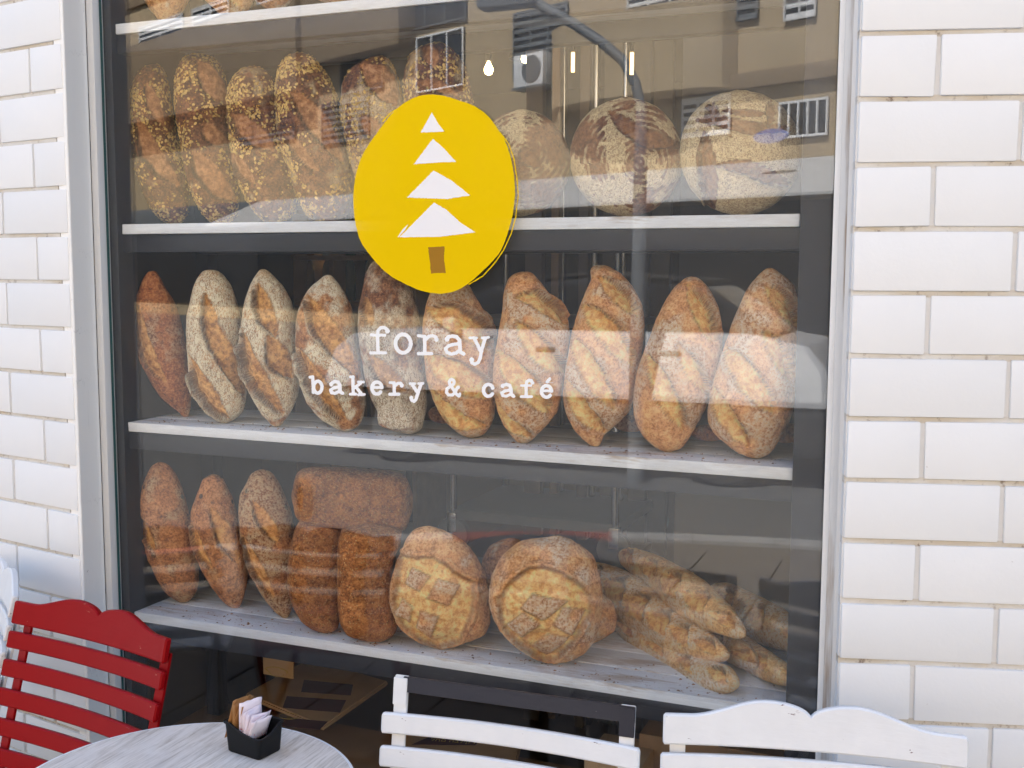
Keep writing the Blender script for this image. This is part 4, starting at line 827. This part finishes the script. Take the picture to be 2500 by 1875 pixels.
for pts, hw in (([(1185,365),(1250,450),(1290,560),(1315,720),(1325,850),(1305,1020),(1270,1150),(1210,1280),(1140,1380),(1050,1480),(940,1545)], 3.4), ([(268,275),(330,210),(420,155)], 3.4)):
    q = lgp(pts); xs = [p[0] for p in q]; ys = [p[1] for p in q]
    decal('brush_line', stroke_field([(q, hw/LS*1.2)], .8, .25, 3), (min(xs)-4, min(ys)-4, max(xs)+4, max(ys)+4), .9, YV, lg, YL-.0002)
for i, t in enumerate(([(652,205),(700,290),(750,355),(565,362)], [(660,410),(735,475),(840,590),(700,595),(510,610)], [(665,658),(810,740),(950,852),(770,880),(458,868)], [(668,908),(760,960),(870,1060),(992,1140),(700,1175),(400,1178)])):
    q = lgp(t); xs = [p[0] for p in q]; ys = [p[1] for p in q]
    decal('tree_tier', poly_field(q, .9, .3, 10+i), (min(xs)-3, min(ys)-3, max(xs)+3, max(ys)+3), .9, WV, lg, YL-.0004)
q = lgp([(472,1072),(425,1115),(384,1178),(392,1178),(440,1125)]); xs = [p[0] for p in q]; ys = [p[1] for p in q]
decal('brush_line', poly_field(q, .3, .3, 4), (min(xs)-3, min(ys)-3, max(xs)+3, max(ys)+3), .7, WV, lg, YL-.0004)
q = lgp([(622,1255),(752,1250),(746,1340),(760,1455),(645,1460),(635,1350)]); xs = [p[0] for p in q]; ys = [p[1] for p in q]
decal('tree_trunk', poly_field(q, .9, .3, 5), (min(xs)-3, min(ys)-3, max(xs)+3, max(ys)+3), .9, BV, lg, YL-.0004)
def arc(cx, cy, rx, ry, a0, a1, n=26): return [(cx+rx*math.cos(math.radians(a)), cy+ry*math.sin(math.radians(a))) for a in np.linspace(a0, a1, n)]
FT, BT, CT = (880, 780, 6.5059), (740, 900, 6.9125), (1050, 900, 6.9125)
cen = at_y(1050, 830, YD); w1 = empty('window_lettering', cen, 0, 'large white typewriter lettering reading foray on the window', 'lettering')
cen = at_y(1055, 945, YD); w2_ = empty('window_lettering', cen, 0, 'smaller white typewriter lettering reading bakery & café on the window', 'lettering')
GL = [
 (w1, FT, [([(435,195),(425,160),(375,127),(320,132),(282,175),(272,240),(275,400),(280,520)],27),([(428,185)],38),([(170,245),(390,250)],23),([(165,530),(400,530)],25)]),
 (w1, FT, [(arc(678,382,120,146,0,360,40),31)]),
 (w1, FT, [([(920,258),(1020,270)],25),([(1020,270),(1022,400),(1020,530)],29),([(1035,320),(1085,268),(1150,257),(1200,280),(1212,320)],27),([(1208,320)],34),([(920,540),(1130,540)],27)]),
 (w1, FT, [([(1376,312)],40),([(1370,310),(1390,280),(1460,263),(1530,277),(1573,330),(1580,420),(1585,520),(1640,545)],29),([(1560,385),(1480,395),(1400,418),(1350,462),(1372,520),(1440,548),(1520,533),(1580,480)],27)]),
 (w1, FT, [([(1800,290),(1860,400),(1905,500)],28),([(1985,295),(1950,400),(1920,510),(1900,620),(1870,682),(1820,710),(1772,690),(1760,640)],27),([(1768,640)],38),([(1735,293),(1845,293)],22),([(1935,293),(2035,283)],22)]),
 (w2_, BT, [([(115,145),(165,135)],24),([(160,140),(170,280),(172,400)],28),(arc(248,312,70,100,0,360,36),29)]),
 (w2_, BT, [([(474,265)],33),([(470,255),(530,216),(590,227),(618,280),(622,390),(665,415)],30),([(600,308),(520,322),(463,362),(480,408),(540,415),(610,380)],27)]),
 (w2_, BT, [([(800,140),(850,140)],24),([(840,140),(843,300),(845,420)],27),([(795,430),(890,430)],25),([(865,325),(950,262),(985,225)],26),([(930,225),(1020,225)],22),([(895,310),(950,380),(985,430)],28),([(935,440),(1030,437)],24)]),
 (w2_, BT, [(arc(1245,327,84,100,-5,-318,40),30),([(1170,318),(1325,316)],24)]),
 (w2_, BT, [([(1465,235),(1540,240)],24),([(1535,240),(1540,420)],28),([(1550,290),(1600,247),(1650,247),(1672,280)],27),([(1665,288)],32),([(1465,432),(1615,432)],27)]),
 (w2_, BT, [([(1840,265),(1890,340),(1935,410)],28),([(1990,260),(1960,350),(1930,440),(1905,520),(1870,550),(1832,530),(1820,495)],28),([(1825,490)],33),([(1805,252),(1890,255)],22),([(1945,252),(2025,248)],22)]),
 (w2_, CT, [(arc(365,230,42,48,0,360,24),26),([(335,265),(395,355),(440,430),(490,462)],27),([(340,300),(285,340),(275,400),(310,445),(380,445),(430,390),(455,325),(480,315)],26),([(474,315)],30),([(490,460),(505,425)],24)]),
 (w2_, CT, [(arc(985,365,84,100,-38,-322,36),30),([(1055,325)],32)]),
 (w2_, CT, [([(1222,295)],33),([(1220,285),(1285,266),(1345,280),(1365,340),(1370,435),(1412,465)],29),([(1350,360),(1270,375),(1208,407),(1225,455),(1290,464),(1360,430)],26)]),
 (w2_, CT, [([(1728,238)],32),([(1722,235),(1712,202),(1670,196),(1632,220),(1620,280),(1622,460)],27),([(1540,285),(1700,285)],22),([(1540,472),(1710,472)],25)]),
 (w2_, CT, [(arc(1965,385,84,97,-5,-318,40),30),([(1890,375),(2045,375)],23),([(1975,222),(2020,172)],26),([(1995,238),(2078,238)],4)])]
for i, (par, T_, st_) in enumerate(GL):
    S = [([(T_[0]+x/T_[2], T_[1]+y/T_[2]) for x, y in p], h/T_[2]) for p, h in st_]; xs = [p[0] for s in S for p in s[0]]; ys = [p[1] for s in S for p in s[0]]
    decal('letter', stroke_field(S, .75, .42, i*3.3), (min(xs)-9, min(ys)-9, max(xs)+9, max(ys)+9), .85, LW, par, YD)

# ------------------------------------------------------------------ folding chairs
def strip_me(L, th, bot, top, bow, nseg, bev=.0028):    # bent slat: length along x, height along z, bows back (+y) in the middle
    V = []; Fc = []; T = np.linspace(-1, 1, nseg+1)
    T = np.concatenate([[-1], T, [1]]); n = 8
    for k, t in enumerate(T):
        x = t*L/2; z0, z1 = bot(t), top(t); y = bow*(1-t*t); sh = bev if k in (0, len(T)-1) else 0
        if k in (1, len(T)-2): x -= math.copysign(bev, t)
        a = th/2-sh; z0 += sh; z1 -= sh; b = min(bev, a*.8)
        V += [(x, y-a, z0+b), (x, y-a, z1-b), (x, y-a+b, z1), (x, y+a-b, z1), (x, y+a, z1-b), (x, y+a, z0+b), (x, y+a-b, z0), (x, y-a+b, z0)]
    for i in range(len(T)-1):
        for k in range(n): Fc.append((i*n+k, i*n+(k+1) % n, (i+1)*n+(k+1) % n, (i+1)*n+k))
    Fc += [tuple(range(n))[::-1], tuple(range((len(T)-1)*n, len(T)*n))]
    bm = bmesh.new(); bv = [bm.verts.new(v) for v in V]
    for f in Fc: bm.faces.new([bv[i] for i in f])
    bmesh.ops.recalc_face_normals(bm, faces=bm.faces[:]); me = bpy.data.meshes.new('slat'); bm.to_mesh(me); bm.free()
    me.polygons.foreach_set('use_smooth', [True]*len(me.polygons)); me.set_sharp_from_angle(angle=math.radians(25)); return me
def crest(t):
    a = abs(t)
    if a > .82: return 0
    if a > .30: u = (.82-a)/.52; return .026*(u*u*(3-2*u))
    return .026*math.sqrt(max(0, 1-((.30-a)/.31)**2))*1.0
def bar_me(p, q, w, t, wdir):            # flat steel bar from p to q, width along wdir
    p, q, wd_ = Vector(p), Vector(q), Vector(wdir).normalized(); d = (q-p).normalized(); n = d.cross(wd_).normalized(); V = []
    for e in (p, q):
        for a, b in ((-1, -1), (1, -1), (1, 1), (-1, 1)): V.append(e+wd_*a*w/2+n*b*t/2)
    bm = bmesh.new(); bv = [bm.verts.new(v) for v in V]
    for f in ((0, 1, 2, 3), (7, 6, 5, 4), (0, 4, 5, 1), (1, 5, 6, 2), (2, 6, 7, 3), (3, 7, 4, 0)): bm.faces.new([bv[i] for i in f])
    bmesh.ops.recalc_face_normals(bm, faces=bm.faces[:]); bmesh.ops.bevel(bm, geom=bm.edges[:], offset=min(w, t)*.18, segments=2, affect='EDGES')
    me = bpy.data.meshes.new('bar'); bm.to_mesh(me); bm.free(); return me
MT['redpaint'] = mat_paint('glossy_red_paint', (.27, .002, .004), (.50, .22, .15), .38, .006, .10)
MT['whitepaint'] = mat_paint('worn_white_paint', (.73, .72, .705), (.10, .02, .025), .35, .012)
MT['barepaint'] = mat_paint('chipped_dark_steel', (.014, .014, .024), (.30, .26, .25), .35, .03)
def chair(tl, tr, htop, label, mat, lean, top=True, width=.0, pitch=.0555, sh=.034, bow=.026, nsl=5, top_h=.046):
    tl, tr = np.array(tl), np.array(tr); d = tr-tl; Wd = math.hypot(d[0], d[1]); rz = math.atan2(d[1], d[0]); c = (tl+tr)/2
    t = empty('folding_chair', (c[0], c[1], 0), rz, label, 'chair', 'folding slat chairs outside the window')
    tn = math.tan(lean); H = htop; px = Wd/2-.022; po = .013 if top else .006; so_ = 0 if top else -.010
    # local: sitter faces -y; the back posts run on down to the front feet
    yz = lambda z: -(H-z)*tn
    for s in (-1, 1):
        link('post', bar_me((s*px, po, H-(.034 if top else .001)), (s*px, yz(0)+po, 0), .024, .006, (1, 0, 0)), mat, t)
        link('rear_leg', bar_me((s*(px-.03), yz(.46)-.24, .45), (s*(px-.03), yz(.46)+.30, 0), .022, .006, (1, 0, 0)), mat, t)
    if top:
        me = strip_me(Wd, .015, lambda u: -.0, lambda u: top_h+crest(u), bow, 72); o = link('top_slat', me, mat, t, (0, -top_h*math.sin(lean), H-top_h*math.cos(lean)), (lean*-1, 0, 0))
    else:
        me = bar_me((-px+.004, .0015, H-.014), (px+.012, .0015, H-.014), .026, .006, (0, tn, 1)); link('top_bar', me, MT['barepaint'], t)
        for s in (-1, 1): link('bar_corner', bar_me((s*px, -.0005, H-.003), (s*px, yz(H-.05)-.0005+.002, H-.048), .0245, .004, (1, 0, 0)), MT['barepaint'] if s > 0 else mat, t)
        for x in (-.11, 0, .11): link('screw_hole', tube_me([(x, -.001, H-.014), (x, .003, H-.0135)], .0032, 10), MT['black'], t)
    sm = strip_me(Wd+.006, .013, lambda u: -sh/2, lambda u: sh/2, bow, 18); sm.materials.append(mat)
    z = H-top_h-.012-sh/2 if top else H-.058-.017
    for k in range(nsl):
        link('back_slat', sm, None, t, (0, yz(z)+so_, z), (-lean+random.uniform(-.01, .01), random.uniform(-.006, .006), 0)); z -= pitch
        if z < .5: break
    seat = strip_me(Wd+.01, .014, lambda u: -.018, lambda u: .018, 0, 10); seat.materials.append(mat)
    for k in range(9): link('seat_slat', seat, None, t, (0, yz(.46)-.02-k*.042, .46), (math.pi/2, 0, 0))
    for s in (-1, 1): link('seat_rail', bar_me((s*(px-.012), yz(.46)+.0, .448), (s*(px-.012), yz(.46)-.38, .448), .02, .008, (0, 0, 1)), mat, t)
    for yy, zz in ((yz(.12)+.006, .12), (yz(.46)+.20, .10)): link('stretcher', bar_me((-px+.02, yy, zz), (px-.02, yy, zz), .018, .006, (0, 0, 1)), mat, t)
    return t
ZC = .82
def zz_(px, py, z=ZC): return at_z(px, py, z)
chair(zz_(43, 1466), zz_(414, 1559), ZC, 'red painted folding chair with scalloped top slat, left of the table', MT['redpaint'], math.radians(15))
chair(zz_(950, 1646), zz_(1566, 1728), ZC, 'white folding chair missing its top slat, its bare dark steel bar showing', MT['whitepaint'], math.radians(9), top=False)
chair(zz_(1620, 1741), zz_(2364, 1798), ZC-.0, 'white folding chair with scalloped top slat at the right corner', MT['whitepaint'], math.radians(9))
e = zz_(39, 1455, ZC); e2 = zz_(0, 1417, ZC); dd_ = (e2-e)/np.linalg.norm(e2-e)*.42; print('leftchair', e, dd_); chair((e[0]+dd_[0], e[1]+dd_[1]), (e[0], e[1]), ZC, 'white folding chair behind the red one, cut off at the left edge', MT['whitepaint'], math.radians(14))

# ------------------------------------------------------------------ round table, caddy, packets
TZ = .72; TC = (.786, -.751); TR = .263
def mat_table():
    m = NT('washed_grey_wood'); v = m.coord(); mp = m.n('Mapping'); m.set(mp.inputs['Vector'], v); m.set(mp.inputs['Rotation'], (0, 0, math.radians(62))); m.set(mp.inputs['Scale'], (1, .07, 1)); g = mp.outputs[0]
    fine = m.noise(240, g, 5, .7, .6); mid = m.noise(60, g, 4, .6, 1.0); pt = m.noise(9, v, 4, .6)
    c = m.ramp(m.math('MULTIPLY_ADD', fine, .55, m.math('MULTIPLY', mid, .45)), [(.38, (.40, .335, .27)), (.46, (.56, .49, .415)), (.55, (.68, .61, .535))])
    c = m.mix(m.ramp(pt, [(.45, 0), (.65, .4)]), c, (.55, .49, .44)); c = m.mix(m.ramp(m.noise(17, v, 3), [(.55, 0), (.7, .5)]), c, (.72, .66, .59))
    m.pbsdf(c, .5, 0, m.bump(m.math('ADD', fine, mid), .5, .0012), .15); return m.m
tb = empty('bistro_table', (TC[0], TC[1], 0), 0, 'small round table with washed grey wooden top in front of the window', 'table')
link('table_top', lathe_me([(.001, -.022), (TR-.004, -.022), (TR-.001, -.019), (TR-.001, -.003), (TR-.004, -.0005), (.001, -.0005)], 96), mat_table(), tb, (0, 0, TZ))
link('rim', lathe_me([(TR-.0005, -.0235), (TR+.0012, -.0225), (TR+.0012, -.0015), (TR-.0005, -.0008)], 96), MT['whitepaint'], tb, (0, 0, TZ))
link('pedestal', tube_me([(0, 0, .05), (0, 0, TZ-.024)], .028, 16), MT['black'], tb)
for k in range(3):
    a = k*2.094+.4; link('foot', tube_me([(0, 0, .07), (.14*math.cos(a), .14*math.sin(a), .045), (.28*math.cos(a), .28*math.sin(a), .012)], [.022, .018, .012], 10), MT['black'], tb)
MT['caddy'] = simple('black_plastic', (.006, .006, .0065), .5, 0, .1, 60, .06, .2)
A_, B_, C_ = at_z(550, 1833, TZ), at_z(634, 1860, TZ), at_z(688, 1829, TZ)
ex_ = (A_-B_)[:2]; ey_ = (C_-B_)[:2]; la, lb = np.linalg.norm(ex_), np.linalg.norm(ey_); ex_ /= la; ey_ = np.array([-ex_[1], ex_[0]]) if np.dot([-ex_[1], ex_[0]], ey_) > 0 else np.array([ex_[1], -ex_[0]])
print('caddy', la, lb)
cb = B_[:2]+ex_*la/2+ey_*lb/2; cd_ = empty('sugar_caddy', (cb[0], cb[1], TZ), 0, 'black plastic sugar caddy with a scooped rim on the table', 'caddy')
def caddy_me():
    n = 96; per = []
    for k in range(n):
        a = 2*math.pi*k/n; c, s = math.cos(a), math.sin(a); per.append((math.copysign(abs(c)**.16, c), math.copysign(abs(s)**.16, s)))
    def hgt(u, v):                    # low where the rim dips over the near corner
        d = math.hypot(u+1, v+1) if True else 0
        return .051-.0145*float(sstep(1.30, .85, np.float64(d)))
    rings_ = []
    def rg(f, hf): return [(*(ex_*u*la/2*f(u, v)+ey_*v*lb/2*f(u, v)), hf(u, v)) for u, v in per]
    R = [rg(lambda u, v: .90, lambda u, v: .0), rg(lambda u, v: .94, lambda u, v: .002), rg(lambda u, v: 1.03, lambda u, v: hgt(u, v)-.004), rg(lambda u, v: 1.10, lambda u, v: hgt(u, v)-.0035), rg(lambda u, v: 1.11, lambda u, v: hgt(u, v)-.001), rg(lambda u, v: 1.08, lambda u, v: hgt(u, v)),
         rg(lambda u, v: .985, lambda u, v: hgt(u, v)-.0008), rg(lambda u, v: .96, lambda u, v: hgt(u, v)-.004), rg(lambda u, v: .88, lambda u, v: .004)]
    V = [p for r in R for p in r]; Fc = []
    for i in range(len(R)-1):
        for k in range(n): Fc.append((i*n+k, i*n+(k+1) % n, (i+1)*n+(k+1) % n, (i+1)*n+k))
    Fc += [tuple(range(n))[::-1], tuple(range((len(R)-1)*n, len(R)*n))]
    me = mesh(V, Fc, True); me.set_sharp_from_angle(angle=math.radians(45)); return me
link('tub', caddy_me(), MT['caddy'], cd_)
MT['brown_packet'] = simple('brown_sugar_packet', (.36, .17, .055), .6, 0, .15, 80, .3)
def mat_packet():
    m = NT('white_sugar_packet'); v = m.coord(); sp = m.sep(v)
    pr = m.ramp(m.noise(210, v, 3, .6), [(.56, 0), (.60, 1)]); lo = m.ramp(m.math('MULTIPLY_ADD', sp[2], 20.0, .5), [(.25, 1), (.52, .0)])
    m.pbsdf(m.mix(m.math('MULTIPLY', pr, lo), (.80, .70, .74), (.60, .05, .12)), .6, 0, m.bump(m.noise(120, v), .3, .001), .3); return m.m
MT['white_packet'] = mat_packet()
def packet_me(w, h, seed):
    r = random.Random(seed); V = []; Fc = []; nx, nz = 6, 8; cr = r.uniform(-.006, .006); tw = r.uniform(-.004, .004)
    for side in (-1, 1):
        for j in range(nz+1):
            for i in range(nx+1):
                u, v = i/nx-.5, j/nz-.5; puff = .0022*max(0, (1-(2*u)**2))*max(0, (1-(2*v)**2))**.6
                V.append((u*w, side*(puff+.0003)+cr*(v+.5)**2+tw*u*2*(v+.5)+.0006*math.sin(9*u+seed+5*v), v*h+.0008*math.sin(14*u+seed)))
    S = (nx+1)*(nz+1)
    for s in (0, 1):
        for j in range(nz):
            for i in range(nx):
                a = s*S+j*(nx+1)+i; f = (a, a+1, a+nx+2, a+nx+1); Fc.append(f if s == 0 else f[::-1])
    bd = [i for i in range(nx+1)]+[j*(nx+1)+nx for j in range(1, nz+1)]+[nz*(nx+1)+i for i in range(nx-1, -1, -1)]+[j*(nx+1) for j in range(nz-1, 0, -1)]
    for k in range(len(bd)): a, b = bd[k], bd[(k+1) % len(bd)]; Fc.append((b, a, a+S, b+S))
    return mesh(V, Fc, True)
# packets stand across the short side, stacked along the long one; +ex_ is the far left end of the tub
pk = [(.92, 'b', .066, .30), (.78, 'b', .066, .27), (.64, 'b', .064, .24), (.52, 'b', .062, .2), (.26, 'w', .066, .10), (.04, 'w', .052, .16), (-.10, 'w', .050, .22), (-.24, 'w', .047, .30), (-.38, 'w', .045, .36), (-.50, 'w', .042, .42)]
ordn = ['frontmost', 'second', 'third', 'fourth', 'fifth', 'sixth']
rzp = math.atan2(ey_[1], ey_[0])
for i, (u, kd, h, tl_) in enumerate(pk):
    c = cb+ex_*(u*la/2*.85)-ey_*.002+ey_*random.uniform(-.003, .003); wdt = lb*.76
    lab = (f'brown sugar packet at the left end of the black caddy, number {("four","three","two","one")[3-i]} from the outside' if kd == 'b' else f'white and red sugar packet in the caddy, {("first","second","third","fourth","fifth","last")[i-4]} after the brown ones')
    o = link('sugar_packet', packet_me(wdt, h, i), MT['brown_packet' if kd == 'b' else 'white_packet'], None, (c[0], c[1], TZ+.006+h/2+(.012 if kd == 'b' else .014)))
    o.rotation_euler = (tl_*(1 if ex_[0] < 0 else -1)*.9, random.uniform(-.10, .10), rzp+random.uniform(-.15, .15)); tag(o, lab, 'sugar packet', 'sugar packets in the caddy')

# ------------------------------------------------------------------ bags, boxes and crumbs behind the glass
def sheet(name, pix, z, th, mat, label=None, cat=None, dz=(0, 0, 0, 0), parent=None):      # flat bag lying with its corners at these pixels
    P = [at_z(x, y, z+d) for (x, y), d in zip(pix, dz)]; c = sum(P)/4
    V = [tuple(p-c) for p in P]+[tuple(p-c+np.array([0, 0, th])) for p in P]
    bm = bmesh.new(); bv = [bm.verts.new(v) for v in V]
    for f in ((3, 2, 1, 0), (4, 5, 6, 7), (0, 1, 5, 4), (1, 2, 6, 5), (2, 3, 7, 6), (3, 0, 4, 7)): bm.faces.new([bv[i] for i in f])
    bmesh.ops.recalc_face_normals(bm, faces=bm.faces[:])
    bmesh.ops.bevel(bm, geom=bm.edges[:], offset=th*.3, segments=2, affect='EDGES'); me = bpy.data.meshes.new('bag'); bm.to_mesh(me); bm.free()
    o = link(name, me, mat, parent, c if parent is None else c-np.array(parent.location)); 
    if label: tag(o, label, cat)
    return o
ZB = .36
print('bag', np.round(at_z([755, 948, 790, 600], [1616, 1673, 1786, 1702], ZB), 3))
bag = sheet('paper_bag', [(755, 1618), (948, 1674), (790, 1786), (598, 1705)], ZB, .014, MT['kraft'], 'brown paper bag with burgundy print lying behind the glass, left of centre', 'paper bag')
for pix in ([(742, 1660), (862, 1672), (856, 1698), (735, 1690)], [(700, 1700), (845, 1710), (830, 1740), (690, 1728)], [(690, 1752), (800, 1762), (780, 1782), (680, 1772)]):
    sheet('printed_band', pix, ZB+.0145, .0008, MT['burgundy'], parent=bag)
p = at_z(705, 1748, ZB+.0165); link('gold_emblem', tube_me([(.026*math.cos(a), .018*math.sin(a), 0) for a in np.linspace(0, 6.283, 25)], .0009, 5, False), MT['gold'], bag, Vector(p)-bag.location)
bag2 = sheet('paper_bag', [(1010, 1770), (1280, 1800), (1260, 1880), (960, 1860)], ZB-.05, .014, MT['kraft'], 'brown paper bag with burgundy label and gold writing, behind the chair with the bare bar', 'paper bag')
lab = sheet('burgundy_label', [(1065, 1792), (1180, 1800), (1160, 1820), (1005, 1818)], ZB-.0355, .0008, MT['burgundy'], parent=bag2)
p = at_z(1125, 1799, ZB-.033); link('gold_emblem', tube_me([(.016*math.cos(a), .011*math.sin(a), 0) for a in np.linspace(0, 6.283, 25)], .0008, 5, False), MT['gold'], bag2, Vector(p)-bag2.location)
tc = bpy.data.curves.new('hebrew_text', 'FONT'); tc.body = 'לחם הבליקר'; tc.size = .022; tc.align_x = 'CENTER'; tc.extrude = .0003
to = bpy.data.objects.new('text_tmp', tc); COL.objects.link(to); bpy.context.view_layer.update()
me = bpy.data.meshes.new_from_object(to.evaluated_get(bpy.context.evaluated_depsgraph_get())); COL.objects.unlink(to); bpy.data.objects.remove(to)
p = at_z(1105, 1812, ZB-.033); link('gold_writing', me, MT['gold'], bag2, Vector(p)-bag2.location, (0, 0, .25))
card = plate('hanging_card', 642, 716, 1592, 1652, .30, MT['kraft'], .004, 'small brown card with a gold scrawl hanging under the lowest shelf', 'card')
p = at_y(675, 1640, .2985); link('gold_scrawl', tube_me([(.03*math.cos(a)*(1+.2*math.sin(3*a)), 0, .012*math.sin(a)) for a in np.linspace(0, 5.8, 25)], .001, 5), MT['gold'], card, Vector(p)-card.location)
for i, (a, b, c, d, y, l) in enumerate(((1425, 1565, 1850, 1950, .12, 'pale wooden box at the foot of the window between the white chairs'), (1560, 1950, 1790, 1900, .22, 'dark patterned wooden tray behind the right white chair'))):
    q0 = at_y(a, c, y); q1 = at_y(b, c, y); o = box('wooden_box', q0[0], q1[0], y, y+.14, .3005, q0[2], MT['wood'] if i else MT['kraft'], None, .004); tag(o, l, 'box')
def crumbs():
    V = []; Fc = []; CC = []
    for k, zt in (('c', ZS['c']), ('d', ZS['d'])):
        for _ in range(420 if k == 'd' else 240):
            x = random.uniform(.05, 1.54); y = random.choice((random.uniform(.03, .10), random.uniform(.03, .16))); s = random.choice((.0008, .0012, .0018, .0028))*random.uniform(.7, 1.3); b = len(V)
            for sx_, sy_, sz_ in ((1, .2, 0), (-1, -.1, 0), (.1, 1, 0), (-.2, -1, 0), (0, .1, 1.0)): V.append((x+sx_*s*random.uniform(.7, 1.4), y+sy_*s, zt+.0006+sz_*s*.7))
            Fc += [(b, b+2, b+4), (b+2, b+1, b+4), (b+1, b+3, b+4), (b+3, b, b+4)]; t = random.uniform(.3, 1.1); CC += [(.36*t, .17*t, .06*t, 1)]*5
    me = mesh(V, Fc); a = me.color_attributes.new('tint', 'FLOAT_COLOR', 'POINT'); a.data.foreach_set('color', np.array(CC, np.float32).ravel())
    tag(link('crumbs', me, MT['flake']), 'scattered brown bread crumbs on the white shelves', 'crumbs', None, 'stuff')
crumbs()
